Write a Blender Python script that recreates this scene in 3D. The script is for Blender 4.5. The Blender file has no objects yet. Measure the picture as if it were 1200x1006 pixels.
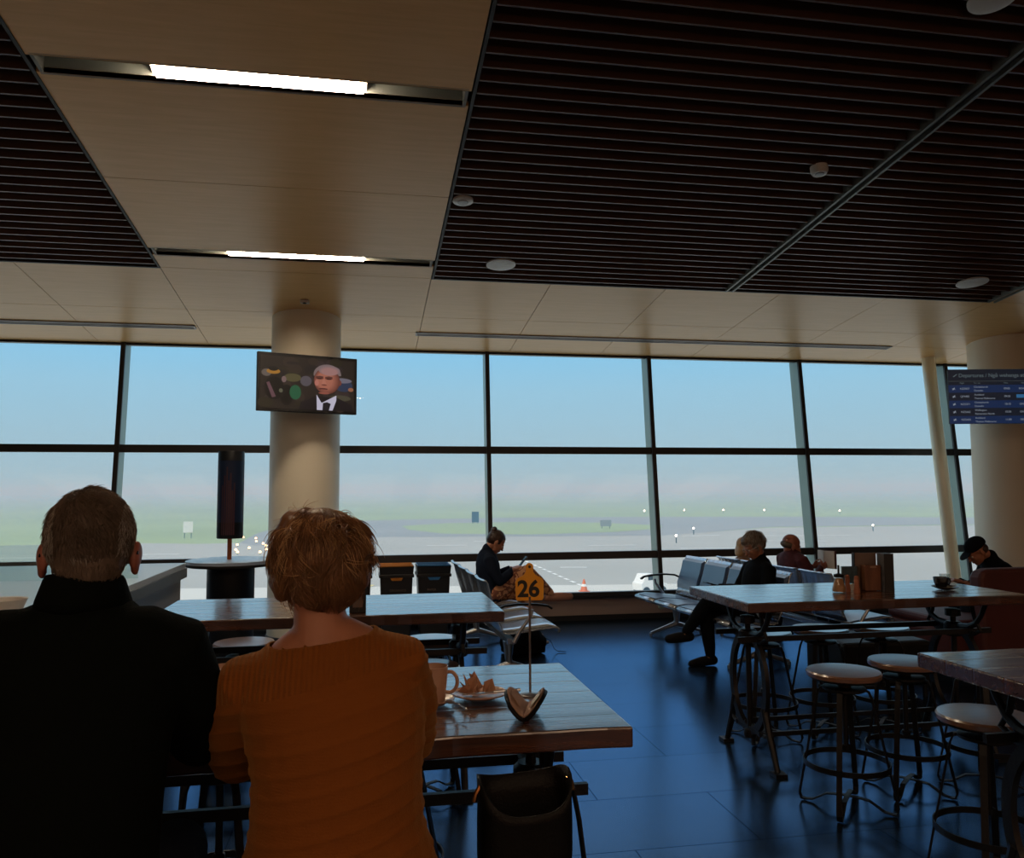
import bpy, bmesh, math, random
import numpy as np
from mathutils import Vector, Matrix, Quaternion, noise
R = math.radians
PI = math.pi
sc = bpy.context.scene
col = sc.collection

# ------------------------------------------------------------------ camera
# world frame: X runs along the window wall, Y points at it, Z up (metres)
PITCH, ROLL, YAW, FPX = R(4.305), R(-0.246), R(10.236), 955.0
cam_d = bpy.data.cameras.new('camera')
cam = bpy.data.objects.new('camera', cam_d)
col.objects.link(cam)
cam_d.sensor_fit = 'HORIZONTAL'
cam_d.sensor_width = 36.0
cam_d.lens = 36.0 * FPX / 1200.0
cam_d.clip_start = 0.05
cam_d.clip_end = 6000
_r = Vector((1, 0, 0)); _f = Vector((0, math.cos(PITCH), math.sin(PITCH))); _u = Vector((0, -math.sin(PITCH), math.cos(PITCH)))
_r2 = _r * math.cos(ROLL) + _u * math.sin(ROLL); _u2 = -_r * math.sin(ROLL) + _u * math.cos(ROLL)
_M = Matrix((_r2, _u2, -_f)).transposed()
_M = Matrix.Rotation(-YAW, 3, 'Z') @ _M
cam.matrix_world = Matrix.Translation((0, 0, 1.6)) @ _M.to_4x4()
sc.camera = cam

# ------------------------------------------------------------------ view
sc.view_settings.view_transform = 'Standard'
sc.view_settings.look = 'None'
sc.view_settings.gamma = 1.0
sc.view_settings.exposure = 0.0
sc.cycles.use_denoising = True
sc.cycles.volume_bounces = 0
sc.cycles.max_bounces = 8
sc.cycles.transparent_max_bounces = 16
sc.cycles.sample_clamp_indirect = 4.0

# ------------------------------------------------------------------ sky
w = bpy.data.worlds.new('world'); sc.world = w
w.use_nodes = True
nt = w.node_tree; nt.nodes.clear()
wo = nt.nodes.new('ShaderNodeOutputWorld'); bg = nt.nodes.new('ShaderNodeBackground')
tc = nt.nodes.new('ShaderNodeTexCoord'); sx = nt.nodes.new('ShaderNodeSeparateXYZ'); rp = nt.nodes.new('ShaderNodeValToRGB')
nt.links.new(tc.outputs['Generated'], sx.inputs[0]); nt.links.new(sx.outputs['Z'], rp.inputs[0])
nt.links.new(rp.outputs[0], bg.inputs[0]); nt.links.new(bg.outputs[0], wo.inputs[0])
cr = rp.color_ramp
SKY = [(0.0, (.34, .52, .65)), (0.06, (.34, .55, .70)), (0.12, (.31, .575, .78)), (0.19, (.22, .58, .90)),
       (0.40, (.75, .92, 1.10)), (1.0, (.85, .98, 1.12))]
cr.elements[0].position = SKY[0][0]; cr.elements[0].color = (*SKY[0][1], 1)
cr.elements[1].position = SKY[-1][0]; cr.elements[1].color = (*SKY[-1][1], 1)
for p_, c_ in SKY[1:-1]:
    e_ = cr.elements.new(p_); e_.color = (*c_, 1)
bg.inputs[1].default_value = 1.0
# hazy morning sun, behind and to the left of the terminal: it lights the airfield and the fog, not the room
sd = bpy.data.lights.new('sun', 'SUN'); sd.energy = 1.75; sd.angle = R(4); sd.color = (1.0, .94, .84)
so = bpy.data.objects.new('sun', sd); col.objects.link(so)
so.rotation_euler = Vector((-.62, -.42, .66)).to_track_quat('Z', 'Y').to_euler()
# the rest of the room's light comes from added fill panels and the shop front built further down

# ------------------------------------------------------------------ materials
def newmat(name):
    m = bpy.data.materials.new(name); m.use_nodes = True
    n = m.node_tree; b = n.nodes['Principled BSDF']
    return m, n, b
def pbr(name, c, rough=.5, metal=0.0, spec=.5, coat=0.0, bump=0.0, bscale=60, var=0.0, vscale=8, ior=None, sheen=0.0):
    m, n, b = newmat(name)
    b.inputs['Base Color'].default_value = (*c, 1)
    b.inputs['Roughness'].default_value = rough
    b.inputs['Metallic'].default_value = metal
    b.inputs['Specular IOR Level'].default_value = spec
    if ior: b.inputs['IOR'].default_value = ior
    if coat: b.inputs['Coat Weight'].default_value = coat; b.inputs['Coat Roughness'].default_value = .15
    if sheen: b.inputs['Sheen Weight'].default_value = sheen
    if bump or var:
        t = n.nodes.new('ShaderNodeTexCoord')
        if bump:
            no = n.nodes.new('ShaderNodeTexNoise'); no.inputs['Scale'].default_value = bscale; no.inputs['Detail'].default_value = 4
            bu = n.nodes.new('ShaderNodeBump'); bu.inputs['Strength'].default_value = bump; bu.inputs['Distance'].default_value = .01
            n.links.new(t.outputs['Object'], no.inputs['Vector']); n.links.new(no.outputs[0], bu.inputs['Height']); n.links.new(bu.outputs[0], b.inputs['Normal'])
        if var:
            n2 = n.nodes.new('ShaderNodeTexNoise'); n2.inputs['Scale'].default_value = vscale; n2.inputs['Detail'].default_value = 3
            mx = n.nodes.new('ShaderNodeMixRGB'); mx.inputs[1].default_value = (*[v * (1 - var) for v in c], 1); mx.inputs[2].default_value = (*[min(1, v * (1 + var)) for v in c], 1)
            n.links.new(t.outputs['Object'], n2.inputs['Vector']); n.links.new(n2.outputs[0], mx.inputs[0]); n.links.new(mx.outputs[0], b.inputs['Base Color'])
    return m
def emis(name, c, s=1.0):
    m, n, b = newmat(name)
    b.inputs['Base Color'].default_value = (0.01, .01, .01, 1)
    b.inputs['Emission Color'].default_value = (*c, 1); b.inputs['Emission Strength'].default_value = s
    return m
def stretched(name, c1, c2, scale, stretch, rough, axis=0, bump=.1, coat=0, spec=.5, wave=None, r2=None, dist=.004):
    """wood-like: noise stretched along one axis of object space"""
    m, n, b = newmat(name)
    t = n.nodes.new('ShaderNodeTexCoord'); mp = n.nodes.new('ShaderNodeMapping')
    s = [scale] * 3; s[axis] = scale / stretch; mp.inputs['Scale'].default_value = s
    no = n.nodes.new('ShaderNodeTexNoise'); no.inputs['Scale'].default_value = 1; no.inputs['Detail'].default_value = 7; no.inputs['Roughness'].default_value = .65
    r = n.nodes.new('ShaderNodeValToRGB'); r.color_ramp.elements[0].position = .35; r.color_ramp.elements[1].position = .68
    r.color_ramp.elements[0].color = (*c1, 1); r.color_ramp.elements[1].color = (*c2, 1)
    n.links.new(t.outputs['Object'], mp.inputs[0]); n.links.new(mp.outputs[0], no.inputs['Vector']); n.links.new(no.outputs[0], r.inputs[0]); n.links.new(r.outputs[0], b.inputs['Base Color'])
    bu = n.nodes.new('ShaderNodeBump'); bu.inputs['Strength'].default_value = bump; bu.inputs['Distance'].default_value = dist
    n.links.new(no.outputs[0], bu.inputs['Height']); n.links.new(bu.outputs[0], b.inputs['Normal'])
    b.inputs['Roughness'].default_value = rough; b.inputs['Specular IOR Level'].default_value = spec
    if r2 is not None:
        mr = n.nodes.new('ShaderNodeMapRange'); mr.inputs[3].default_value = rough; mr.inputs[4].default_value = r2
        mr.inputs[1].default_value = .35; mr.inputs[2].default_value = .7
        n.links.new(no.outputs[0], mr.inputs[0]); n.links.new(mr.outputs[0], b.inputs['Roughness'])
    if coat: b.inputs['Coat Weight'].default_value = coat; b.inputs['Coat Roughness'].default_value = .2
    return m
M = {}
M['veneer'] = stretched('birch veneer', (.70, .40, .150), (.78, .46, .190), 30, 14, .34, 0, .02, spec=.55)
M['veneer'].node_tree.nodes['Principled BSDF'].inputs['Specular Tint'].default_value = (1.0, .74, .46, 1)
M['slot'] = pbr('slot paint grey', (.22, .23, .21), .6)
M['slat'] = pbr('dark bronze slat', (.095, .048, .030), .33, .0, .6, var=.3, vscale=3)
M['black'] = pbr('matt black', (.012, .012, .013), .6)
M['trimblack'] = pbr('black aluminium frame', (.022, .022, .024), .42, .3)
M['teal'] = pbr('grey green mullion fin', (.24, .34, .31), .4, .0)
M['cream'] = pbr('cream column paint', (.78, .72, .58), .45, 0, .5, bump=.03, bscale=90)
M['creamshine'] = pbr('cream gloss pipe', (.86, .80, .60), .16, 0, .8)
M['wallkick'] = pbr('taupe sill wall', (.36, .27, .24), .5)
M['wall'] = pbr('interior wall paint', (.17, .13, .10), .7, bump=.04, bscale=40)
M['rail'] = pbr('grey aluminium rail', (.20, .21, .19), .45, .6)
M['diffgrey'] = pbr('vent aluminium', (.25, .24, .23), .4, .6)
M['white'] = pbr('off white plastic', (.62, .60, .55), .4)
M['iron'] = pbr('cast iron black', (.013, .012, .012), .42, .4, .5, bump=.15, bscale=70)
M['tabletop'] = None
M['stoolwood'] = stretched('stool wood', (.13, .06, .035), (.24, .12, .065), 14, 8, .30, 0, .06, coat=1.0)
M['steel'] = pbr('brushed steel', (.42, .43, .45), .28, .9)
M['steelpaint'] = pbr('blue grey steel', (.50, .55, .62), .24, .75, .6)
M['pad'] = pbr('navy vinyl pad', (.09, .15, .27), .28, .0, 1.0)
M['maroonedge'] = pbr('maroon vinyl edge', (.07, .012, .016), .4)
M['maroon'] = pbr('maroon upholstery', (.075, .012, .009), .6, bump=.1, bscale=120, var=.2, vscale=5)
M['counter_top'] = pbr('grey counter top', (.40, .44, .47), .3)
M['counter_edge'] = pbr('counter edge slate', (.09, .10, .115), .45)
M['counter_side'] = pbr('counter side laminate', (.26, .26, .27), .5)
M['drum'] = pbr('black drum laminate', (.008, .010, .013), .45, spec=.25)
M['orange_pole'] = pbr('copper pole', (.34, .10, .03), .35, .3)
M['disc'] = pbr('pale blue grey disc', (.30, .38, .50), .25)
M['binblack'] = pbr('bin black plastic', (.010, .010, .011), .4)
M['binred'] = pbr('bin pink red', (.45, .02, .08), .4)
M['binyellow'] = pbr('bin amber', (.50, .19, .02), .4)
M['binblue'] = pbr('bin blue', (.03, .17, .42), .4)
M['tag'] = pbr('amber tag plastic', (.78, .35, .015), .45)
M['ink'] = pbr('black ink', (.01, .01, .01), .6)
M['chrome'] = pbr('rod steel', (.35, .33, .33), .25, .9)
M['ceramic'] = pbr('beige ceramic', (.52, .31, .22), .3, coat=.3)
M['ceramicdark'] = pbr('charcoal ceramic', (.012, .012, .013), .25, coat=.4)
M['coffee'] = pbr('coffee', (.20, .09, .04), .2)
M['napkin'] = pbr('crumpled napkin', (.48, .26, .16), .9, bump=.3, bscale=60)
M['leather'] = pbr('black leather', (.004, .004, .004), .5, bump=.25, bscale=160, spec=.2)
M['tan'] = pbr('tan suede lining', (.36, .22, .15), .8)
M['gold'] = pbr('brass fitting', (.62, .33, .12), .25, 1.0)
M['lining'] = pbr('brown bag lining', (.012, .008, .005), .9, spec=.1)
M['skin'] = pbr('skin', (.36, .15, .085), .5, bump=.05, bscale=120, var=.12, vscale=25)
M['skinred'] = pbr('ruddy skin', (.32, .11, .07), .45, bump=.05, bscale=120, var=.12, vscale=25)
M['eye'] = pbr('eye', (.6, .57, .53), .2)
M['coat'] = pbr('dark green wool coat', (.003, .0045, .004), .95, bump=.3, bscale=220, sheen=.0, spec=.06)
M['denim'] = pbr('dark denim', (.012, .017, .030), .9, bump=.2, bscale=200, spec=.1)
M['navycloth'] = pbr('navy knit', (.010, .015, .028), .9, bump=.2, bscale=150, spec=.1)
M['blackcloth'] = pbr('black cloth', (.005, .006, .008), .9, bump=.2, bscale=150, spec=.08)
M['plaid'] = pbr('dark red shirt', (.07, .012, .018), .85, var=.6, vscale=30)
M['cargo'] = None
M['boot'] = pbr('tan boot', (.30, .14, .09), .7)
M['shoe'] = pbr('black shoe', (.005, .005, .006), .7, spec=.15)
M['hairgrey'] = pbr('grey brown hair', (.115, .080, .055), .55, var=.5, vscale=30)
M['hairsilver'] = pbr('silver hair', (.34, .31, .27), .5, var=.3, vscale=40)
M['hairginger'] = pbr('strawberry blonde hair', (.20, .092, .036), .45, var=.35, vscale=30)
M['hairgold'] = pbr('pale blonde hair', (.46, .27, .12), .42)
M['hairbrown'] = pbr('dark brown hair', (.035, .016, .010), .5)
M['paper'] = pbr('white paper', (.7, .68, .64), .8)
M['brownpaper'] = pbr('kraft brown', (.30, .19, .13), .8)
M['menuwood'] = stretched('menu walnut', (.10, .035, .015), (.20, .075, .03), 20, 6, .45, 2, .1)
M['menugrey'] = pbr('menu card grey', (.10, .09, .085), .6, var=.5, vscale=25)
M['menubrown'] = pbr('menu board brown', (.17, .12, .095), .6, var=.15, vscale=12)
M['sugar'] = pbr('raw sugar', (.50, .25, .10), .8, bump=.5, bscale=200)
M['pepper'] = pbr('orange brown mill', (.34, .12, .06), .45)
M['print'] = pbr('blue green print', (.05, .10, .13), .4, var=.9, vscale=40)
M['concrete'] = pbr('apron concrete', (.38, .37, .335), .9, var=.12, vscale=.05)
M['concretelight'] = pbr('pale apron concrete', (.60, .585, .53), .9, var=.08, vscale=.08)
M['asphalt'] = pbr('taxiway asphalt', (.27, .27, .27), .9, var=.2, vscale=.03)
M['grass'] = pbr('airfield grass', (.29, .36, .16), 1.0, var=.25, vscale=.02)
M['linewhite'] = pbr('marking paint', (.85, .85, .82), .8)
M['lineyellow'] = pbr('yellow marking', (.75, .60, .22), .8)
M['cone'] = pbr('cone orange', (.70, .16, .04), .6)
M['vehwhite'] = pbr('vehicle white', (.85, .84, .80), .4)
M['phone'] = pbr('phone black glass', (.01, .01, .012), .1)
M['lamp'] = emis('strip lamp', (1.0, .80, .58), 70.0)
M['lampdot'] = emis('field lamp', (1.0, .95, .85), 8.0)
M['glintamber'] = emis('amber sun glint', (1.0, .62, .30), 5.0)  # glow for the sun glints outside, not a lamp

def mat_floor():
    m, n, b = newmat('dark blue vinyl floor')
    t = n.nodes.new('ShaderNodeTexCoord')
    no = n.nodes.new('ShaderNodeTexNoise'); no.inputs['Scale'].default_value = 1.6; no.inputs['Detail'].default_value = 8
    r = n.nodes.new('ShaderNodeMapRange'); r.inputs[3].default_value = .19; r.inputs[4].default_value = .24
    n.links.new(t.outputs['Object'], no.inputs['Vector']); n.links.new(no.outputs[0], r.inputs[0]); n.links.new(r.outputs[0], b.inputs['Roughness'])
    br = n.nodes.new('ShaderNodeTexBrick'); br.inputs['Scale'].default_value = 1.0
    br.inputs['Brick Width'].default_value = 1.2; br.inputs['Row Height'].default_value = .6; br.inputs['Mortar Size'].default_value = .003
    br.inputs['Color1'].default_value = (.098, .142, .200, 1); br.inputs['Color2'].default_value = (.112, .158, .216, 1); br.inputs['Mortar'].default_value = (.010, .012, .018, 1)
    n.links.new(t.outputs['Object'], br.inputs['Vector']); n.links.new(br.outputs[0], b.inputs['Base Color'])
    n2 = n.nodes.new('ShaderNodeTexNoise'); n2.inputs['Scale'].default_value = 160; n2.inputs['Detail'].default_value = 3
    bu = n.nodes.new('ShaderNodeBump'); bu.inputs['Strength'].default_value = .12; bu.inputs['Distance'].default_value = .002
    n.links.new(t.outputs['Object'], n2.inputs['Vector']); n.links.new(n2.outputs[0], bu.inputs['Height']); n.links.new(bu.outputs[0], b.inputs['Normal'])
    b.inputs['Metallic'].default_value = .92
    b.inputs['Specular Tint'].default_value = (.42, .62, .95, 1)
    return m
M['floor'] = mat_floor()
def mat_table():
    m, n, b = newmat('varnished reclaimed timber')
    t = n.nodes.new('ShaderNodeTexCoord')
    mp = n.nodes.new('ShaderNodeMapping'); mp.inputs['Scale'].default_value = (1.1, 16, 16)
    n.links.new(t.outputs['Object'], mp.inputs[0])
    no = n.nodes.new('ShaderNodeTexNoise'); no.inputs['Scale'].default_value = 1.0; no.inputs['Detail'].default_value = 8; no.inputs['Roughness'].default_value = .7; no.inputs['Distortion'].default_value = .4
    n.links.new(mp.outputs[0], no.inputs['Vector'])
    r = n.nodes.new('ShaderNodeValToRGB'); r.color_ramp.elements[0].position = .3; r.color_ramp.elements[1].position = .72
    r.color_ramp.elements[0].color = (.016, .005, .003, 1); r.color_ramp.elements[1].color = (.150, .052, .020, 1)
    n.links.new(no.outputs[0], r.inputs[0]); n.links.new(r.outputs[0], b.inputs['Base Color'])
    # plank joints every 0.14 m across the width, a wobble along the length
    sp = n.nodes.new('ShaderNodeSeparateXYZ'); n.links.new(t.outputs['Object'], sp.inputs[0])
    n3 = n.nodes.new('ShaderNodeTexNoise'); n3.inputs['Scale'].default_value = 2.5; n.links.new(t.outputs['Object'], n3.inputs['Vector'])
    ad = n.nodes.new('ShaderNodeMath'); ad.operation = 'MULTIPLY_ADD'; ad.inputs[1].default_value = .03; n.links.new(n3.outputs[0], ad.inputs[0]); n.links.new(sp.outputs['Y'], ad.inputs[2])
    dv = n.nodes.new('ShaderNodeMath'); dv.operation = 'DIVIDE'; dv.inputs[1].default_value = .139; n.links.new(ad.outputs[0], dv.inputs[0])
    fr = n.nodes.new('ShaderNodeMath'); fr.operation = 'PINGPONG'; fr.inputs[1].default_value = .5; n.links.new(dv.outputs[0], fr.inputs[0])
    mr = n.nodes.new('ShaderNodeMapRange'); mr.inputs[1].default_value = 0; mr.inputs[2].default_value = .035; mr.inputs[3].default_value = 0; mr.inputs[4].default_value = 1
    n.links.new(fr.outputs[0], mr.inputs[0])
    ma = n.nodes.new('ShaderNodeMath'); ma.operation = 'MULTIPLY_ADD'; ma.inputs[1].default_value = 1.6; n.links.new(mr.outputs[0], ma.inputs[0]); n.links.new(no.outputs[0], ma.inputs[2])
    bu = n.nodes.new('ShaderNodeBump'); bu.inputs['Strength'].default_value = .55; bu.inputs['Distance'].default_value = .004
    n.links.new(ma.outputs[0], bu.inputs['Height']); n.links.new(bu.outputs[0], b.inputs['Normal'])
    b2_ = n.nodes.new('ShaderNodeBump'); b2_.inputs['Strength'].default_value = .10; b2_.inputs['Distance'].default_value = .004
    n.links.new(ma.outputs[0], b2_.inputs['Height']); n.links.new(b2_.outputs[0], b.inputs['Coat Normal'])
    rr = n.nodes.new('ShaderNodeMapRange'); rr.inputs[1].default_value = .3; rr.inputs[2].default_value = .7; rr.inputs[3].default_value = .40; rr.inputs[4].default_value = .16
    n.links.new(no.outputs[0], rr.inputs[0]); n.links.new(rr.outputs[0], b.inputs['Roughness'])
    b.inputs['IOR'].default_value = 1.6
    b.inputs['Coat Weight'].default_value = 1; b.inputs['Coat Roughness'].default_value = .13; b.inputs['Coat IOR'].default_value = 1.7
    return m
M['tabletop'] = mat_table()
def mat_sweater():
    m, n, b = newmat('mustard orange knit')
    b.inputs['Base Color'].default_value = (.20, .060, .009, 1); b.inputs['Roughness'].default_value = .9; b.inputs['Sheen Weight'].default_value = .25
    b.inputs['Sheen Tint'].default_value = (1, .6, .2, 1); b.inputs['Specular IOR Level'].default_value = .15
    t = n.nodes.new('ShaderNodeTexCoord'); sp = n.nodes.new('ShaderNodeSeparateXYZ'); n.links.new(t.outputs['Object'], sp.inputs[0])
    mx = n.nodes.new('ShaderNodeMath'); mx.operation = 'MULTIPLY'; mx.inputs[1].default_value = 2 * PI / .0105; n.links.new(sp.outputs['X'], mx.inputs[0])
    sn = n.nodes.new('ShaderNodeMath'); sn.operation = 'SINE'; n.links.new(mx.outputs[0], sn.inputs[0])
    # yoke only: above a slanting line
    sl = n.nodes.new('ShaderNodeMath'); sl.operation = 'MULTIPLY_ADD'; sl.inputs[1].default_value = -.22; n.links.new(sp.outputs['X'], sl.inputs[0]); n.links.new(sp.outputs['Z'], sl.inputs[2])
    gt = n.nodes.new('ShaderNodeMath'); gt.operation = 'GREATER_THAN'; gt.inputs[1].default_value = 1.225; n.links.new(sl.outputs[0], gt.inputs[0])
    mu = n.nodes.new('ShaderNodeMath'); mu.operation = 'MULTIPLY'; n.links.new(sn.outputs[0], mu.inputs[0]); n.links.new(gt.outputs[0], mu.inputs[1])
    no = n.nodes.new('ShaderNodeTexNoise'); no.inputs['Scale'].default_value = 260; n.links.new(t.outputs['Object'], no.inputs['Vector'])
    # fine courses everywhere
    mz = n.nodes.new('ShaderNodeMath'); mz.operation = 'MULTIPLY'; mz.inputs[1].default_value = 2 * PI / .006; n.links.new(sp.outputs['Z'], mz.inputs[0])
    sz = n.nodes.new('ShaderNodeMath'); sz.operation = 'SINE'; n.links.new(mz.outputs[0], sz.inputs[0])
    a1 = n.nodes.new('ShaderNodeMath'); a1.operation = 'MULTIPLY_ADD'; a1.inputs[1].default_value = .05; n.links.new(sz.outputs[0], a1.inputs[0]); n.links.new(mu.outputs[0], a1.inputs[2])
    a2 = n.nodes.new('ShaderNodeMath'); a2.operation = 'MULTIPLY_ADD'; a2.inputs[1].default_value = .8; n.links.new(no.outputs[0], a2.inputs[0]); n.links.new(a1.outputs[0], a2.inputs[2])
    bu = n.nodes.new('ShaderNodeBump'); bu.inputs['Strength'].default_value = .55; bu.inputs['Distance'].default_value = .0025
    n.links.new(a2.outputs[0], bu.inputs['Height']); n.links.new(bu.outputs[0], b.inputs['Normal'])
    return m
M['sweater'] = mat_sweater()
def mat_camo(name, cols, sc_):
    m, n, b = newmat(name)
    t = n.nodes.new('ShaderNodeTexCoord'); no = n.nodes.new('ShaderNodeTexNoise'); no.inputs['Scale'].default_value = sc_; no.inputs['Detail'].default_value = 2
    n.links.new(t.outputs['Object'], no.inputs['Vector'])
    r = n.nodes.new('ShaderNodeValToRGB'); r.color_ramp.interpolation = 'CONSTANT'
    r.color_ramp.elements[0].position = 0; r.color_ramp.elements[0].color = (*cols[0], 1)
    r.color_ramp.elements[1].position = .55; r.color_ramp.elements[1].color = (*cols[-1], 1)
    for i, c in enumerate(cols[1:-1]):
        e = r.color_ramp.elements.new(.42 + .07 * i); e.color = (*c, 1)
    n.links.new(no.outputs[0], r.inputs[0]); n.links.new(r.outputs[0], b.inputs['Base Color']); b.inputs['Roughness'].default_value = .85
    return m
M['cargo'] = mat_camo('patterned brown skirt cloth', [(.62, .32, .17), (.20, .07, .04), (.55, .28, .14)], 14)
def mat_glass(name, tint, refl=.01):
    m, n, b = newmat(name); n.nodes.remove(b)
    o = n.nodes['Material Output']
    tr = n.nodes.new('ShaderNodeBsdfTransparent'); tr.inputs[0].default_value = (*tint, 1)
    gl = n.nodes.new('ShaderNodeBsdfGlossy'); gl.inputs['Roughness'].default_value = .02; gl.inputs[0].default_value = (.9, .95, 1, 1)
    fr = n.nodes.new('ShaderNodeValue'); fr.outputs[0].default_value = refl
    mx = n.nodes.new('ShaderNodeMixShader'); n.links.new(fr.outputs[0], mx.inputs[0]); n.links.new(tr.outputs[0], mx.inputs[1]); n.links.new(gl.outputs[0], mx.inputs[2])
    n.links.new(mx.outputs[0], o.inputs[0])
    return m
M['glass'] = mat_glass('window glass', (.97, .99, .985))
M['guardglass'] = mat_glass('greenish guard glass', (.86, .93, .89), .05)
M['jarglass'] = mat_glass('clear jar glass', (.85, .87, .86), .08)
def mat_vcol(name, s=1.0):
    m, n, b = newmat(name)
    a = n.nodes.new('ShaderNodeVertexColor'); a.layer_name = 'Col'
    n.links.new(a.outputs[0], b.inputs['Emission Color']); b.inputs['Emission Strength'].default_value = s
    b.inputs['Base Color'].default_value = (.01, .01, .01, 1); b.inputs['Roughness'].default_value = .3
    return m
M['screenpic'] = mat_vcol('screen picture', 1.0)

# ------------------------------------------------------------------ mesh helpers
class MB:
    def __init__(s): s.v = []; s.f = []; s.c = []
    def add(s, vs, fs, c=None):
        o = len(s.v); s.v += [tuple(v) for v in vs]; s.f += [tuple(i + o for i in f) for f in fs]
        if c is not None: s.c += [c] * len(fs)
        return s
    def box(s, c, d, rot=None, colr=None):
        hx, hy, hz = d[0] / 2, d[1] / 2, d[2] / 2
        vs = [Vector((x, y, z)) for x in (-hx, hx) for y in (-hy, hy) for z in (-hz, hz)]
        if rot is not None: vs = [rot @ v for v in vs]
        c = Vector(c); vs = [v + c for v in vs]
        return s.add(vs, [(0, 1, 3, 2), (4, 6, 7, 5), (0, 4, 5, 1), (2, 3, 7, 6), (0, 2, 6, 4), (1, 5, 7, 3)], colr)
    def hull(s, a, b):
        """box between two 4-point quads (same winding)"""
        return s.add(list(a) + list(b), [(3, 2, 1, 0), (4, 5, 6, 7), (0, 1, 5, 4), (1, 2, 6, 5), (2, 3, 7, 6), (3, 0, 4, 7)])
    def rings(s, rings, closed=True, caps=True):
        """rings: list of equal-length point lists"""
        n = len(rings[0]); vs = [p for r in rings for p in r]; fs = []
        for k in range(len(rings) - 1):
            for i in range(n if closed else n - 1):
                j = (i + 1) % n
                fs.append((k * n + i, k * n + j, (k + 1) * n + j, (k + 1) * n + i))
        if caps and closed:
            fs.append(tuple(reversed(range(n)))); fs.append(tuple((len(rings) - 1) * n + i for i in range(n)))
        return s.add(vs, fs)
    def tube(s, pts, r, n=10, flat=None, up=None, closed=False):
        """round (or flat bar: flat=(w,h)) tube along points"""
        pts = [Vector(p) for p in pts]; rs = r if isinstance(r, (list, tuple)) else [r] * len(pts)
        out = []; prev = None; N = len(pts)
        for i, p in enumerate(pts):
            if closed: t = pts[(i + 1) % N] - pts[(i - 1) % N]
            else: t = (pts[min(i + 1, N - 1)] - pts[max(i - 1, 0)])
            t.normalize()
            ref = Vector(up) if up is not None else (prev if prev is not None else (Vector((0, 0, 1)) if abs(t.z) < .9 else Vector((1, 0, 0))))
            a = ref - t * ref.dot(t)
            if a.length < 1e-5: a = Vector((1, 0, 0)) - t * t.x
            a.normalize(); b = t.cross(a); prev = a
            if flat:
                wv, hv = flat
                out.append([p + a * (x * hv / 2) + b * (y * wv / 2) for x, y in ((1, 1), (1, -1), (-1, -1), (-1, 1))])
            else:
                out.append([p + (a * math.cos(2 * PI * k / n) + b * math.sin(2 * PI * k / n)) * rs[i] for k in range(n)])
        if closed: out.append(out[0]); return s.rings(out, caps=False)
        return s.rings(out)
    def cyl(s, p0, p1, r0, r1=None, n=20): return s.tube([p0, p1], [r0, r0 if r1 is None else r1], n)
    def lathe(s, prof, n=28, c=(0, 0, 0)):
        """prof: (r,z) list, around z"""
        c = Vector(c)
        return s.rings([[c + Vector((max(r, 1e-4) * math.cos(2 * PI * k / n), max(r, 1e-4) * math.sin(2 * PI * k / n), z)) for k in range(n)] for r, z in prof])
    def prism(s, poly, axis, a, b):
        """poly 2-D extruded from a to b along axis ('x': poly in y,z; 'y': x,z; 'z': x,y)"""
        mk = {'x': lambda p, t: (t, p[0], p[1]), 'y': lambda p, t: (p[0], t, p[1]), 'z': lambda p, t: (p[0], p[1], t)}[axis]
        n = len(poly); return s.add([mk(p, a) for p in poly] + [mk(p, b) for p in poly],
            [tuple(reversed(range(n))), tuple(range(n, 2 * n))] + [(i, (i + 1) % n, (i + 1) % n + n, i + n) for i in range(n)])
    def ell(s, c, rad, rot=None, n=16, m=10):
        c = Vector(c); rs = []
        for i in range(1, m):
            th = PI * i / m
            rs.append([Vector((rad[0] * math.sin(th) * math.cos(2 * PI * k / n), rad[1] * math.sin(th) * math.sin(2 * PI * k / n), rad[2] * -math.cos(th))) for k in range(n)])
        vs = [p for r_ in rs for p in r_] + [Vector((0, 0, -rad[2])), Vector((0, 0, rad[2]))]
        fs = []
        for k in range(m - 2):
            for i in range(n):
                j = (i + 1) % n; fs.append((k * n + i, k * n + j, (k + 1) * n + j, (k + 1) * n + i))
        B = (m - 1) * n
        for i in range(n):
            j = (i + 1) % n; fs.append((B, j, i)); fs.append((B + 1, (m - 2) * n + i, (m - 2) * n + j))
        if rot is not None: vs = [rot @ v for v in vs]
        return s.add([v + c for v in vs], fs)
    def limb(s, pts, rad, n=14, flat=1.0, side=None):
        """tapering tube with round ends; flat squashes across the side vector"""
        pts = [Vector(p) for p in pts]; rad = list(rad)
        t0 = (pts[0] - pts[1]).normalized(); t1 = (pts[-1] - pts[-2]).normalized()
        P = []; Q = []
        for a in (80, 55, 28): P.append(pts[0] + t0 * rad[0] * math.sin(R(a)) * .95); Q.append(rad[0] * math.cos(R(a)))
        P += pts; Q += rad
        for a in (28, 55, 80): P.append(pts[-1] + t1 * rad[-1] * math.sin(R(a)) * .95); Q.append(rad[-1] * math.cos(R(a)))
        out = []; prev = Vector(side) if side is not None else None
        for i, p in enumerate(P):
            t = (P[min(i + 1, len(P) - 1)] - P[max(i - 1, 0)]).normalized()
            ref = prev if prev is not None else (Vector((0, 0, 1)) if abs(t.z) < .9 else Vector((1, 0, 0)))
            a = (ref - t * ref.dot(t)); a = a.normalized() if a.length > 1e-4 else t.orthogonal().normalized(); b = t.cross(a); prev = a
            out.append([p + a * (math.cos(2 * PI * k / n) * Q[i]) + b * (math.sin(2 * PI * k / n) * Q[i] * flat) for k in range(n)])
        return s.rings(out)
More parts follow.
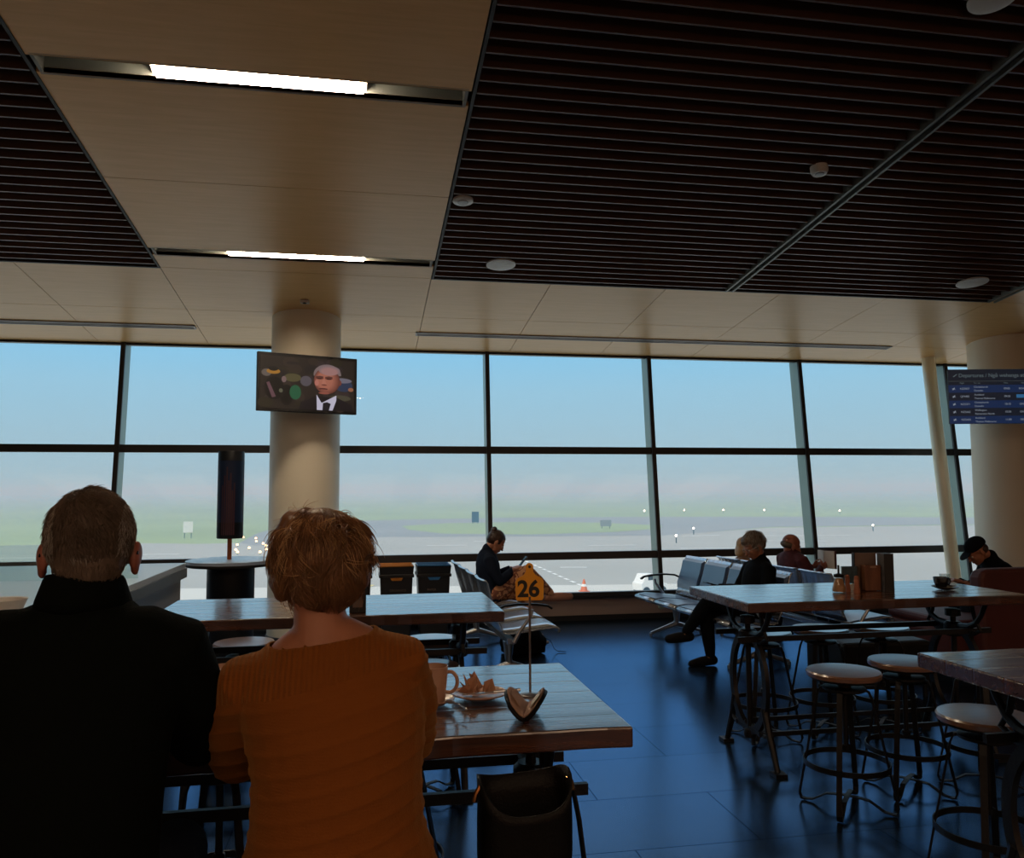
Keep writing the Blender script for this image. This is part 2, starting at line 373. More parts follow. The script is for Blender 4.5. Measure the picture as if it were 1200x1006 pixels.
    def loft(s, rs, n=24):
        """rs: (centre, vecA, vecB) ellipses, bottom to top"""
        out = []
        for c, a, b in rs:
            c = Vector(c); a = Vector(a); b = Vector(b)
            out.append([c + a * math.cos(2 * PI * k / n) + b * math.sin(2 * PI * k / n) for k in range(n)])
        return s.rings(out)
    def mesh(s, name):
        me = bpy.data.meshes.new(name); me.from_pydata(s.v, [], s.f); me.update()
        if s.c:
            at = me.color_attributes.new('Col', 'FLOAT_COLOR', 'CORNER'); i = 0
            for p, c in zip(me.polygons, s.c):
                for li in p.loop_indices: at.data[li].color = (*c, 1)
        bm = bmesh.new(); bm.from_mesh(me); bmesh.ops.recalc_face_normals(bm, faces=bm.faces); bm.to_mesh(me); bm.free()
        return me
    def build(s, name, mat, parent=None, smooth=None, bevel=0, sub=0, solid=0):
        me = s.mesh(name)
        return place(name, me, mat, parent, smooth, bevel, sub, solid)
def place(name, me, mat, parent=None, smooth=None, bevel=0, sub=0, solid=0):
    o = bpy.data.objects.new(name, me); col.objects.link(o)
    if mat is not None: me.materials.append(M[mat] if isinstance(mat, str) else mat)
    if parent is not None: o.parent = parent
    if smooth:
        for p in me.polygons: p.use_smooth = True
        if smooth != 'all':
            try: me.set_sharp_from_angle(angle=R(40))
            except Exception: pass
    if solid:
        md = o.modifiers.new('solid', 'SOLIDIFY'); md.thickness = solid; md.offset = 0
    if bevel:
        md = o.modifiers.new('bevel', 'BEVEL'); md.width = bevel; md.segments = 2; md.limit_method = 'ANGLE'; md.angle_limit = R(40)
    if sub:
        md = o.modifiers.new('sub', 'SUBSURF'); md.levels = md.render_levels = sub
    return o
def tag(o, label=None, cat=None, group=None, kind=None):
    if label: o['label'] = label
    if cat: o['category'] = cat
    if group: o['group'] = group
    if kind: o['kind'] = kind
    return o
def thing(name, label, cat, loc=(0, 0, 0), rz=0, group=None, kind=None):
    o = bpy.data.objects.new(name, None); col.objects.link(o); o.empty_display_size = .1
    o.location = loc; o.rotation_euler = (0, 0, rz)
    return tag(o, label, cat, group, kind)
def struct(name, mb, mat, parent=None, label=None, **k):
    o = mb.build(name, mat, parent, **k)
    if parent is None: o['kind'] = 'structure'
    if label: o['label'] = label
    return o
def copy_tree(o, parent=None):
    c = o.copy(); col.objects.link(c)
    if parent is not None: c.parent = parent
    for ch in [x for x in bpy.data.objects if x.parent == o]: copy_tree(ch, c)
    return c
def remesh(mb, vox, smooth=6, fn=None, cut=None):
    """fuse overlapping closed shapes into one continuous skin"""
    me = mb.mesh('tmp'); o = bpy.data.objects.new('tmp', me); col.objects.link(o)
    md = o.modifiers.new('r', 'REMESH'); md.mode = 'VOXEL'; md.voxel_size = vox; md.use_smooth_shade = True
    s_ = o.modifiers.new('s', 'SMOOTH'); s_.factor = .5; s_.iterations = smooth
    dg = bpy.context.evaluated_depsgraph_get(); dg.update()
    out = bpy.data.meshes.new_from_object(o.evaluated_get(dg), depsgraph=dg)
    bpy.data.objects.remove(o); bpy.data.meshes.remove(me)
    if cut:
        bm = bmesh.new(); bm.from_mesh(out)
        bmesh.ops.delete(bm, geom=[v for v in bm.verts if cut(v.co)], context='VERTS')
        for _ in range(14):                       # ease the cut edge into a clean line
            new = {}
            for v in bm.verts:
                if v.is_boundary:
                    nb = [e.other_vert(v).co for e in v.link_edges if e.is_boundary]
                    if len(nb) == 2: new[v] = v.co * .4 + (nb[0] + nb[1]) * .3
            for v, c_ in new.items(): v.co = c_
        bm.to_mesh(out); bm.free()
    if fn:
        ns = [v.normal.copy() for v in out.vertices]
        for v, n_ in zip(out.vertices, ns): v.co = v.co + n_ * fn(v.co)
    for p in out.polygons: p.use_smooth = True
    return out
def arc(cx, cy, r, a0, a1, n): return [(cx + r * math.cos(R(a0 + (a1 - a0) * i / n)), cy + r * math.sin(R(a0 + (a1 - a0) * i / n))) for i in range(n + 1)]
def text_mesh(s, size, ext=.0005, bold=0.0):
    cu = bpy.data.curves.new('t', 'FONT'); cu.body = s; cu.size = size; cu.extrude = ext; cu.offset = bold
    cu.align_x = 'LEFT'; cu.align_y = 'CENTER'
    o = bpy.data.objects.new('t', cu); col.objects.link(o)
    dg = bpy.context.evaluated_depsgraph_get(); dg.update()
    me = bpy.data.meshes.new_from_object(o.evaluated_get(dg), depsgraph=dg)
    bpy.data.objects.remove(o); return me
rnd = random.Random(7)
FILL_GLOW = 2.4  # glow strength of the added fill panels
#@@PART2
# ------------------------------------------------------------------ the building
X0, X1, YB, YW = -9.0, 14.0, -6.5, 9.85
TL = .1083                                     # outward lean of the glass
def gy(z): return YW + (z - .3) * TL
def cz(y, d=0.0): return 4.5145 - .11482 * y + d
def cbox(mb, x0, x1, y0, y1, d0, d1, colr=None):
    """box lying in the sloping ceiling, d0..d1 above its face"""
    q = lambda d: [(x0, y0, cz(y0, d)), (x1, y0, cz(y0, d)), (x1, y1, cz(y1, d)), (x0, y1, cz(y1, d))]
    return mb.hull(q(d0), q(d1))
struct('floor', MB().box(((X0 + X1) / 2, (YB + YW + .2) / 2, -.1), (X1 - X0, YW + .2 - YB, .2)), 'floor')
wf = struct('wall_front', MB().box(((X0 + X1) / 2, YW + .06, .165), (X1 - X0, .12, .23)), 'wallkick')
struct('baseboard_front', MB().box(((X0 + X1) / 2, YW + .05, .03), (X1 - X0, .12, .07)), 'black')
def sidewall(name, x):
    yt = 10.4
    q = lambda xx: [(xx, YB, 0), (xx, yt, 0), (xx, yt, cz(yt, .45)), (xx, YB, cz(YB, .45))]
    struct(name, MB().hull(q(x), q(x + (.15 if x > 0 else -.15))), 'wall')
sidewall('wall_left', X0); sidewall('wall_right', X1)
struct('wall_back', MB().hull([(X0, YB, 0), (X1, YB, 0), (X1, YB, 5.8), (X0, YB, 5.8)], [(X0, YB - .15, 0), (X1, YB - .15, 0), (X1, YB - .15, 5.8), (X0, YB - .15, 5.8)]), 'wall')

# ceiling: veneer panels with narrow joints, open slat bays between
YG = gy(3.36) - .02
BAYS = [(X0, -1.84), (.61, 3.65), (3.65, 6.70)]
SLOTS = [(7.265, 7.405), (4.67, 4.82), (2.07, 2.22), (-.53, -.38), (-3.13, -2.98)]
GAP = .003
pm = MB()
xs = [X0, -7.9, -6.7, -5.5, -4.3, -3.07, -1.845, .61, 1.79, 2.985, 4.24, 5.47, 6.70, 7.93, 9.16, 10.4, 11.6, 12.8, X1]
ys = [7.70, 8.85, 9.40, YG]
for i in range(len(xs) - 1):
    for j in range(3):
        cbox(pm, xs[i] + GAP, xs[i + 1] - GAP, ys[j] + GAP, ys[j + 1] - GAP, 0, .03)
def col_panels(x0, x1, slots, extra):
    cuts = sorted([7.70, YB] + extra + [v for s in slots for v in s], reverse=True)
    for a, b in zip(cuts[1:], cuts[:-1]):
        if (a, b) in slots: continue
        g = GAP if True else 0
        cbox(pm, x0 + GAP, x1 - GAP, a + (0 if any(abs(a - s[1]) < 1e-6 for s in slots) else g), b - (0 if any(abs(b - s[0]) < 1e-6 for s in slots) else g), 0, .03)
col_panels(-1.845, .61, SLOTS, [6.03, 3.4, .8, -1.8, -4.4])
col_panels(6.70, 8.85, [], [6.03, 3.4, .8, -1.8, -4.4]); col_panels(8.85, 11.2, [], [6.03, 3.4, .8, -1.8, -4.4]); col_panels(11.2, X1, [], [6.03, 3.4, .8, -1.8, -4.4])
ceil = struct('ceiling', pm, 'veneer')
bk = MB(); cbox(bk, X0, X1, YB, 10.3, .36, .42)
b2 = MB(); cbox(b2, X0, X1, 7.69, 10.3, .034, .05); cbox(b2, 6.7, X1, YB, 7.7, .034, .05)
struct('plenum', bk, 'black', ceil); struct('panel_backing', b2, 'black', ceil)
sl = MB()
for a, b in SLOTS:                                        # recess around each light strip
    cbox(sl, -1.80, .57, a - .02, a, .0, .12); cbox(sl, -1.80, .57, b, b + .02, .0, .12)
    cbox(sl, -1.80, .57, a - .02, b + .02, .10, .13); cbox(sl, -1.82, -1.80, a - .02, b + .02, 0, .12); cbox(sl, .57, .59, a - .02, b + .02, 0, .12)
struct('light_slot', sl, 'slot', ceil)
fr = MB()
for x in (-1.86, .615): cbox(fr, x, x + .02, YB, 7.7, -.006, .12)
for a, b in BAYS: cbox(fr, a, b, 7.69, 7.71, -.006, .30)
struct('bay_edge', fr, 'black', ceil)
SP = .128
for k, (a, b) in enumerate(BAYS):
    m_ = MB(); y = 7.63
    while y > YB:
        cbox(m_, a + .03, b - .03, y - .007, y + .007, 0, .10); y -= SP
    struct('trim_%d' % (k + 1), m_, 'slat', label='bay of dark bronze ceiling slats')
rl = MB()
for x in (3.65, 6.70):
    cbox(rl, x - .045, x - .025, YB, 7.68, -.02, .06); cbox(rl, x + .025, x + .045, YB, 7.68, -.02, .06)
struct('trim_4', rl, 'rail', label='grey aluminium rails dividing the slat bays')
rc = MB()
for x in (3.65, 6.70): cbox(rc, x - .025, x + .025, YB, 7.68, .01, .06)
struct('rail_channel', rc, 'black', bpy.data.objects['trim_4'])

# windows: one per bay, three panes each, leaning outward
MX = [-9.0, -7.11, -4.957, -2.80, -.645, 1.51, 3.655, 5.80, 8.03, 10.18, 12.33, 14.0]
TR = [(.30, .345), (.745, .835), (2.055, 2.145), (3.325, 3.40)]
def wbox(mb, x0, x1, z0, z1, d0, d1):
    q = lambda d: [(x0, gy(z0) + d, z0), (x1, gy(z0) + d, z0), (x1, gy(z1) + d, z1), (x0, gy(z1) + d, z1)]
    return mb.hull(q(d0), q(d1))
for k in range(len(MX) - 1):
    a, b = MX[k] + .026, MX[k + 1] - .026
    t = thing('window_%d' % (k + 1), 'tall leaning window bay with three panes', None, (0, 0, 0), kind='structure')
    del t['label']
    f = MB()
    for z0, z1 in TR: wbox(f, a, b, z0, z1, -.05, .03)
    struct('window_frame', f, 'trimblack', t)
    for z0, z1 in ((.345, .745), (.835, 2.055), (2.145, 3.325)):
        g = MB(); g.add([(a, gy(z0), z0), (b, gy(z0), z0), (b, gy(z1), z1), (a, gy(z1), z1)], [(0, 1, 2, 3)])
        g.build('pane', 'glass', t)
mu = MB(); fi = MB()
for x in MX[1:-1]:
    wbox(mu, x - .026, x + .026, .30, 3.40, -.075, -.045)
    wbox(fi, x - .025, x + .025, .12, 3.42, -.0448, .16)
struct('trim_5', mu, 'trimblack', label='black window mullions')
struct('trim_6', fi, 'teal', label='grey green mullion bodies behind the black caps')
struct('window_sill', MB().box(((X0 + X1) / 2, YW + .02, .29), (X1 - X0, .20, .03)), 'trimblack', wf)

def column(x, lab):
    m_ = MB(); n = 56; r = .368
    ring = lambda zf: [(x + r * math.cos(2 * PI * i / n), 9.08 + r * math.sin(2 * PI * i / n), zf(9.08 + r * math.sin(2 * PI * i / n))) for i in range(n)]
    m_.rings([ring(lambda y: 0.0), ring(lambda y: cz(y, .02))])
    o = struct('column', m_, 'cream', smooth=True); tag(o, lab, None)
    c = MB(); c.rings([[(x + rr * math.cos(2 * PI * i / n), 9.08 + rr * math.sin(2 * PI * i / n), zz) for i in range(n)] for rr, zz in ((.38, 0), (.38, .09), (.372, .10))])
    struct('column_base', c, 'black', o)
    return o
c1 = column(-.64, 'round cream column carrying the television'); c2 = column(8.0, 'round cream column behind the departures board')
pp = MB(); pp.tube([(7.58, gy(z) - .31, z) for z in (-.02, 1.6, 3.46)], .085, 28)
tag(struct('support_pipe', pp, 'creamshine', smooth=True), 'leaning glossy pipe by the window mullion')

# ------------------------------------------------------------------ outside
GZ = -6.0
def flat(name, poly, mat, z, lab=None):
    o = struct(name, MB().add([(x, y, z) for x, y in poly], [tuple(range(len(poly)))]), mat)
    if lab: o['label'] = lab
    return o
flat('ground', [(-3000, 9.9), (3000, 9.9), (3000, 5000), (-3000, 5000)], 'grass', GZ, 'foggy airfield grass')
flat('apron', [(-500, 10.2), (500, 10.2), (500, 170), (134, 150), (78, 150), (49, 129.4), (29, 132), (3, 136), (-15, 119.5), (-18, 126), (-24, 125.5), (-34, 130), (-51, 128.4), (-150, 150), (-500, 230)], 'concrete', GZ + .04, 'grey apron')
flat('taxiway', [(-14, 118), (-18.1, 126), (-19.1, 152.9), (-17.8, 184.9), (-3.6, 211.4), (9.5, 217), (40.4, 224), (78.5, 219.7), (109.5, 209.8), (165, 185), (500, 120), (500, 100), (137.4, 153.9), (79.9, 153.2), (50.1, 129.8), (6.2, 136)], 'asphalt', GZ + .03, 'dark taxiway curving through fog')
flat('grass_island', [(7.8, 177.7), (18.5, 190), (39.4, 193), (53.1, 183.5), (62, 165), (56.6, 152), (44.3, 142.1), (27.8, 137.7), (13.8, 144.2), (8.5, 160)], 'grass', GZ + .05)
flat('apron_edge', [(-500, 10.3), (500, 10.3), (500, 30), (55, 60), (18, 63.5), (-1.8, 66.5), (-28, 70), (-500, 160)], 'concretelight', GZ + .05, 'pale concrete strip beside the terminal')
mk = MB()
def stripe(x0, y0, x1, y1, w_=.3):
    d = Vector((x1 - x0, y1 - y0)); n_ = Vector((-d.y, d.x)).normalized() * w_ / 2
    mk.add([(x0 + n_.x, y0 + n_.y, GZ + .07), (x1 + n_.x, y1 + n_.y, GZ + .07), (x1 - n_.x, y1 - n_.y, GZ + .07), (x0 - n_.x, y0 - n_.y, GZ + .07)], [(0, 1, 2, 3)])
for k in range(12):
    y = 88 - k * 2.15; stripe(16.9, y, 16.95, y - 1.2, .30)
for s_ in ((18.9, 78.4, 21.4, 77.8), (50.9, 126.3, 57.9, 127.6), (8.5, 113.7, 13.9, 112.9), (30.1, 108.4, 36.5, 107.6), (-40, 118, -32, 116), (-30, 106, -22, 105), (-45, 104, -36, 103), (62, 124, 78, 122), (40, 100, 50, 98), (58, 112, 66, 109), (16, 121, 21, 120)):
    stripe(*s_, .55)
struct('apron_marking', mk, 'linewhite', label='white painted apron lines')
my = MB()
for i in range(16):
    a0, a1 = R(200 + i * 9), R(205 + i * 9)
    my.add([(-9 + r_ * 10 * math.cos(a_), 72 + r_ * 14 * math.sin(a_), GZ + .08) for r_, a_ in ((1, a0), (1, a1), (1.05, a1), (1.05, a0))], [(0, 1, 2, 3)])
struct('taxi_line', my, 'lineyellow', label='curved yellow taxi line')

# drifting ground fog: a real scattering volume lying on the airfield
fm = bpy.data.materials.new('ground fog'); fm.use_nodes = True
fn = fm.node_tree; fn.nodes.clear(); fo = fn.nodes.new('ShaderNodeOutputMaterial')
vs = fn.nodes.new('ShaderNodeVolumeScatter'); vs.inputs['Color'].default_value = (.36, .74, 1, 1); vs.inputs['Density'].default_value = 1 / 300; vs.inputs['Anisotropy'].default_value = 0.0
fn.links.new(vs.outputs[0], fo.inputs['Volume'])
fog = MB().box((0, 10.6 + 1500, 3.5), (5800, 3000, 20)).build('fog', fm)
tag(fog, 'pale fog lying over the airfield', 'fog', kind='stuff')

def board(name, x, y, w_, h, z, mat, lab, cat, group=None, posts=True):
    t = thing(name, lab, cat, (x, y, GZ), 0, group)
    MB().box((0, 0, z + h / 2), (w_, .15, h)).build('panel', mat, t)
    for s in (-.35, .35): MB().cyl((s * w_, 0, 0), (s * w_, 0, z + .1), .06, n=8).build('post', 'black', t)
    return t
board('airfield_sign', -28.5, 142, 1.5, 1.8, .9, 'vehwhite', 'small pale upright board on the grass seen beyond the left window', 'sign')
board('airfield_sign', 24.7, 184, 1.6, 2.4, .4, 'black', 'pair of dark marker boards on the grass above the seated woman with a bun', 'sign')
board('airfield_sign', 46.6, 155, 2.2, 1.2, .5, 'asphalt', 'low grey board on the grass island right of centre', 'sign')
FL = ['leftmost white field lamp in the far row, left of the leaning mullion', 'second white field lamp from the left in the far row', 'third white field lamp of the far row, brightest of them',
      'fourth white field lamp, above the person with glasses', 'rightmost white field lamp, alone in the right pane', 'white field lamp on the near apron, upper of the close pair', 'white field lamp on the near apron, lower of the close pair', 'white field lamp low in the fog above the menu holder']
for (x, y, g) in ((85.5, 242.9, 0), (100.5, 247.6, 0), (112.0, 243.6, 0), (123.9, 239.6, 0), (140.4, 224.5, 0), (54.6, 130.6, 0), (43.6, 110.6, 0), (89.6, 133.0, 0)):
    t = thing('field_lamp', FL.pop(0), 'lamp', (x, y, GZ), 0, 'white field lamps beyond the apron')
    MB().cyl((0, 0, 0), (0, 0, .8), .08, n=8).build('post', 'black', t)
    MB().ell((0, 0, 1.1), ((.26,) * 3 if y > 200 else (.16,) * 3), n=10, m=6).build('bulb', 'lampdot', t)
for i, (x, y) in enumerate([(-19.1, 137.1), (-15.6, 125.4), (-13.1, 115.5), (-14.7, 111.1), (-12.4, 103.3), (-16.7, 133.6), (-15.1, 103.9), (-10.4, 78.9), (-10.7, 83.0), (-11.2, 90.1), (-17.2, 118), (-14, 120), (-12.2, 108), (-15.9, 108)]):  # sunlight sparkles on the airfield, imitated by small glowing dots
    t = thing('sun_glint', 'small glowing amber dot for a sun glint between the round table and column', 'lamp', (x, y, GZ), 0, 'amber sun glints on the airfield')
    MB().cyl((0, 0, 0), (0, 0, .2), .08, n=8).build('base', 'black', t)
    MB().ell((0, 0, .3), (.17, .17, .15), n=10, m=6).build('lens', 'glintamber', t)
# orange cone and little white tug under the window line
t = thing('traffic_cone', 'orange traffic cone standing on the apron outside the middle window', 'cone', (16.2, 59.7, GZ))
MB().box((0, 0, .05), (.7, .7, .08)).build('base', 'cone', t)
MB().lathe([(.28, .08), (.2, .4), (.1, .8), (.05, .95)], 16).build('body', 'cone', t, True)
MB().lathe([(.20, .42), (.155, .6)], 16).build('reflective_band', 'vehwhite', t, True)
t = thing('tow_tug', 'small white tow tug parked on the apron beyond the bench armrest', 'vehicle', (20.6, 57.6, GZ), R(15))
MB().prism([(-1.1, .3), (1.1, .3), (1.15, .75), (.5, .9), (.3, 1.45), (-.7, 1.5), (-1.0, .95), (-1.15, .85)], 'y', -.6, .6).build('body', 'vehwhite', t, bevel=.06)
MB().box((-.2, 0, 1.22), (.7, 1.22, .3)).build('cab_window', 'phone', t)
for x in (-.7, .7):
    for y in (-.55, .55): MB().cyl((x, y - .08, .3), (x, y + .08, .3), .3, n=20).build('wheel', 'black', t, True)

# ------------------------------------------------------------------ ceiling fittings
for k, (a, b) in enumerate(SLOTS[:2]):
    ym = (a + b) / 2
    t = thing('strip_light', ['lit warm white strip light in the ceiling slot nearer the windows', 'lit warm white strip light in the long ceiling slot at top left',
              'lit strip light overhead behind the viewpoint', 'lit strip light farther back over the room', 'lit strip light at the back of the room'][k], 'ceiling light', (-.615, ym, cz(ym)))
    tilt = Matrix.Rotation(-math.atan(.11482), 3, 'X')
    MB().box((0, 0, .028), (1.17, b - a - .008, .02), tilt).build('diffuser', 'lamp', t)
    MB().box((0, 0, .060), (1.21, b - a - .004, .04), tilt).build('housing', 'white', t)
for nm, x0, x1, lab in (('air_vent', .57, 6.69, 'long linear air vent in the ceiling over the right windows'), ('air_vent', -8.5, -1.87, 'linear air vent in the ceiling over the left windows')):
    t = thing(nm, lab, 'vent'); yv = 9.44
    f = MB(); cbox(f, x0, x1, yv - .06, yv - .045, -.012, 0); cbox(f, x0, x1, yv + .045, yv + .06, -.012, 0); cbox(f, x0, x0 + .015, yv - .06, yv + .06, -.012, 0); cbox(f, x1 - .015, x1, yv - .06, yv + .06, -.012, 0)
    f.build('frame', 'diffgrey', t)
    s_ = MB(); cbox(s_, x0, x1, yv - .045, yv + .045, -.004, 0); s_.build('backing', 'black', t)
    s_ = MB(); 
    for dy in (-.018, .018): cbox(s_, x0 + .01, x1 - .01, yv + dy - .006, yv + dy + .006, -.010, -.002)
    s_.build('blade', 'diffgrey', t)
def disc(name, x, y, r, h, lab, cat, mat='white', inner=None):
    t = thing(name, lab, cat, (x, y, cz(y)))
    tilt = Matrix.Rotation(-math.atan(.11482), 3, 'X')
    m_ = MB().lathe([(r * .2, -h), (r * .8, -h), (r, -h * .6), (r, .004)], 32); m_.v = [tuple(tilt @ Vector(v)) for v in m_.v]; m_.build('body', mat, t, True)
    if inner:
        m_ = MB().lathe([(r * .15, -h - .006), (r * .5, -h - .004), (r * .55, -h + .001)], 24); m_.v = [tuple(tilt @ Vector(v)) for v in m_.v]; m_.build('centre', inner, t, True)
disc('ceiling_sensor', .72, 6.06, .078, .02, 'small round white sensor beside the veneer panel edge', 'sensor', 'white', 'diffgrey')
disc('ceiling_speaker', 1.217, 7.28, .135, .012, 'round ceiling speaker near the front left corner of the slats', 'speaker')
disc('ceiling_speaker', 6.06, 7.19, .15, .012, 'round ceiling speaker near the far right corner of the slats', 'speaker')
disc('ceiling_speaker', 3.15, 3.50, .12, .012, 'round ceiling speaker at the top right picture edge', 'speaker')
disc('smoke_detector', 3.2, 5.23, .062, .055, 'small white smoke detector hanging from the slats', 'detector', 'white', 'diffgrey')
t = thing('exit_sensor', 'tiny white box on the ceiling above the television column', 'sensor', (-.62, 8.45, cz(8.45)))
MB().box((0, 0, -.015), (.09, .07, .03)).build('body', 'white', t, bevel=.004)
MB().ell((0, -.02, -.032), (.02, .02, .008)).build('lens', 'black', t, True)
# lit shop front across the back of the room
t = thing('lit_shop_front', 'long warm backlit cafe front along the back wall', 'shop front', (3, YB + .05, 0))
MB().box((0, .05, 1.05), (15.6, .1, .10)).build('sill', 'iron', t); MB().box((0, .05, 2.35), (15.6, .1, .12)).build('header', 'iron', t)
for k_ in range(6): MB().box((-6.5 + 2.6 * k_, .04, 1.70), (2.45, .05, 1.18)).build('light_panel', emis('warm backlit panel', (1.0, .42, .22), .8) if k_ == 0 else bpy.data.materials['warm backlit panel'], t)
for i_ in range(8):  # unseen glowing panels, added to fill the room with warm light
    x = -7.4 + 2.5 * i_; y = -3.6
    t = thing('fill_light_panel', 'large warm glowing panel added as fill light behind the viewpoint', 'ceiling light', (x, y, cz(y) - .32), 0, 'added fill light panels')
    MB().box((0, 0, 0), (1.5, 3.9, .02)).build('diffuser', emis('warm fill panel', (1.0, .66, .42), FILL_GLOW) if i_ == 0 else bpy.data.materials['warm fill panel'], t)
    f_ = MB()
    for s_ in (-1, 1): f_.box((s_ * .77, 0, .01), (.04, 4.0, .06)).box((0, s_ * 1.98, .01), (1.58, .04, .06))
    f_.box((0, 0, .03), (1.5, 3.9, .02)); f_.build('frame', 'rail', t)
    for s_ in (-1, 1): MB().cyl((0, s_ * 1.5, .03), (0, s_ * 1.5, .34), .004, n=6).build('hanger', 'rail', t)
#@@PART3
# ------------------------------------------------------------------ tables
TZ = .97
def make_table(nm, lab, cx, cy, L=1.79, W=.83):
    t = thing(nm, lab, 'table', (cx, cy, 0), 0)
    top = MB(); n = 26; rg = random.Random(int(cx * 100) + 5)
    # slab with slightly uneven hewn long edges
    fe = [-W / 2 + rg.uniform(-.006, .006) for _ in range(n + 1)]; be = [W / 2 + rg.uniform(-.006, .006) for _ in range(n + 1)]
    out = []
    for i in range(n + 1):
        x = -L / 2 + L * i / n
        out.append([(x, fe[i], TZ - .055), (x, be[i], TZ - .055), (x, be[i], TZ), (x, fe[i], TZ)])
    top.rings(out).build('tabletop', 'tabletop', t, bevel=.006)
    for sx in (-1, 1):
        x = sx * .70
        f = MB()
        # flat cast hoop
        hoop = [(x, .215 * math.cos(2 * PI * k / 40), .447 + .285 * math.sin(2 * PI * k / 40)) for k in range(40)]
        f.tube(hoop, .02, flat=(.045, .026), up=(1, 0, 0), closed=True)
        # upper arms curving out to the table
        for s in (-1, 1):
            f.tube([(x, s * .05, .735), (x, s * .14, .745), (x, s * .20, .775), (x, s * .245, .83), (x, s * .29, .915)], [.022, .02, .017, .015, .016], 8)
            f.tube([(x, s * .05, .70), (x, s * .16, .70), (x, s * .235, .735), (x, s * .19, .80), (x, s * .16, .915)], [.016, .013, .012, .012, .014], 8)
            # splayed feet from the hoop
            f.tube([(x, s * .19, .33), (x, s * .235, .20), (x, s * .285, .10), (x, s * .325, .012)], [.024, .021, .019, .017], 8)
            f.box((x, s * .335, .010), (.07, .075, .02))
            f.tube([(x, s * .04, .20), (x, s * .12, .165), (x, s * .20, .175), (x, s * .235, .20)], .013, 8)
            f.box((x, s * .24, .912), (.07, .16, .008))
        f.lathe([(.05, .67), (.055, .69), (.055, .745), (.04, .76)], 20, (x, 0, 0))
        f.build('trestle', 'iron', t, True)
        p = MB(); p.cyl((x, 0, .14), (x, 0, .80), .017, n=14); p.lathe([(.024, .79), (.046, .795), (.046, .835), (.03, .84)], 8, (x, 0, 0)); p.lathe([(.035, .12), (.04, .14), (.035, .165), (.02, .17)], 14, (x, 0, 0))
        p.build('crank_post', 'iron', t, True)
    for y in (-.15, .15):
        for z, r_ in ((.722, .016), (.175, .013)):
            MB().tube([(-.84 if z > .5 else -.72, y, z), (.84 if z > .5 else .72, y, z)], r_, flat=(r_ * 1.2, r_ * 2)).build('rail', 'iron', t)
    for sx in (-1, 1):
        MB().box((sx * .70, 0, .712), (.03, .34, .022)).build('cross_bar', 'iron', t); MB().box((sx * .70, 0, .175), (.03, .34, .02)).build('cross_bar', 'iron', t)
    return t
T1 = make_table('high_table', 'high timber crank table with the number stand and mugs, in front of the couple', -.185, 2.55)
T2 = make_table('high_table', 'high timber crank table standing empty behind the orange sweater and before the bins', -.17, 4.67)
TA = make_table('high_table', 'high timber crank table at right holding the sugar jar, menus and black cup', 2.99, 4.68)
TB = make_table('high_table', 'high timber crank table corner cut off by the lower right picture edge', 2.995, 2.45)

# ------------------------------------------------------------------ stools
def make_stool(lab):
    t = thing('bar_stool', lab, 'stool', (0, 0, 0), 0, 'round industrial stools')
    MB().lathe([(.172, .648), (.180, .654), (.182, .672), (.176, .680), (.12, .682)], 40).build('seat', 'stoolwood', t, True)
    MB().lathe([(.150, .640), (.165, .640), (.172, .648)], 32).build('seat_band', 'iron', t, True)
    s = MB(); s.cyl((0, 0, .30), (0, 0, .64), .013, n=14); s.lathe([(.018, .285), (.022, .295), (.022, .31), (.015, .315)], 14); s.lathe([(.028, .56), (.034, .57), (.034, .61), (.028, .62)], 8)
    s.build('screw', 'iron', t, True)
    tp = MB(); tp.lathe([(.098, .582), (.105, .586), (.105, .597), (.098, .60)], 28)
    tp.build('top_plate', 'iron', t, True)
    for a in (45, 135, 225, 315):
        c, s_ = math.cos(R(a)), math.sin(R(a))
        P = lambda r_, z: (r_ * c, r_ * s_, z)
        MB().tube([P(.095, .592), P(.115, .585), P(.130, .55), P(.165, .38), P(.196, .23), P(.228, .07), P(.234, .035), P(.226, .012), P(.205, .008)], .01, flat=(.026, .008), up=(c, s_, 0)).build('leg', 'iron', t)
    ring = [(.205 * math.cos(2 * PI * k / 48), .205 * math.sin(2 * PI * k / 48), .225) for k in range(48)]
    MB().tube(ring, .01, flat=(.006, .026), up=(0, 0, 1), closed=True).build('foot_ring', 'iron', t)
    for a in (45, 135):
        c, s_ = math.cos(R(a)), math.sin(R(a)); e = .003 if a == 45 else 0
        MB().tube([(r_ * c, r_ * s_, z + e) for r_, z in ((.214, .008), (.17, .014), (.10, .055), (.03, .062), (-.03, .062), (-.10, .055), (-.17, .014), (-.214, .008))], .008, flat=(.024, .006), up=(0, 0, 1)).build('cross_brace', 'iron', t)
    return t
ST = [(2.405, 3.86, 'round stool with brown seat in front, left of the pair before the long right table', 3),
      (2.86, 4.02, 'round stool with pale reflecting seat, right of the brown seated one in front', -5),
      (3.30, 3.98, 'stool hidden under the near right table corner, its foot ring showing', 12),
      (2.56, 5.02, 'stool at the far side of the long right table, nearest the trestle hoop', 0),
      (2.99, 5.06, 'middle stool at the far side of the long right table', 0),
      (3.42, 5.04, 'stool at the far side of the long right table, beneath the menu holder', 0),
      (2.50, 3.01, 'round stool tucked under the timber corner at lower right', 0),
      (.42, 5.18, 'stool with white shining seat at the far side of the empty table', 15),
      (.325, 4.40, 'stool with dull blue seat at the near side of the empty table', 0),
      (-.72, 5.30, 'stool with honey brown seat rim beside the left trestle of the empty table', 5),
      (.10, 3.20, 'stool at the far side of the couple table behind the sweater', 20),
      (-.50, 3.15, 'stool at the far side of the couple table, seen between the rails at lower left', -12)]
st0 = make_stool(ST[0][2]); stools = []
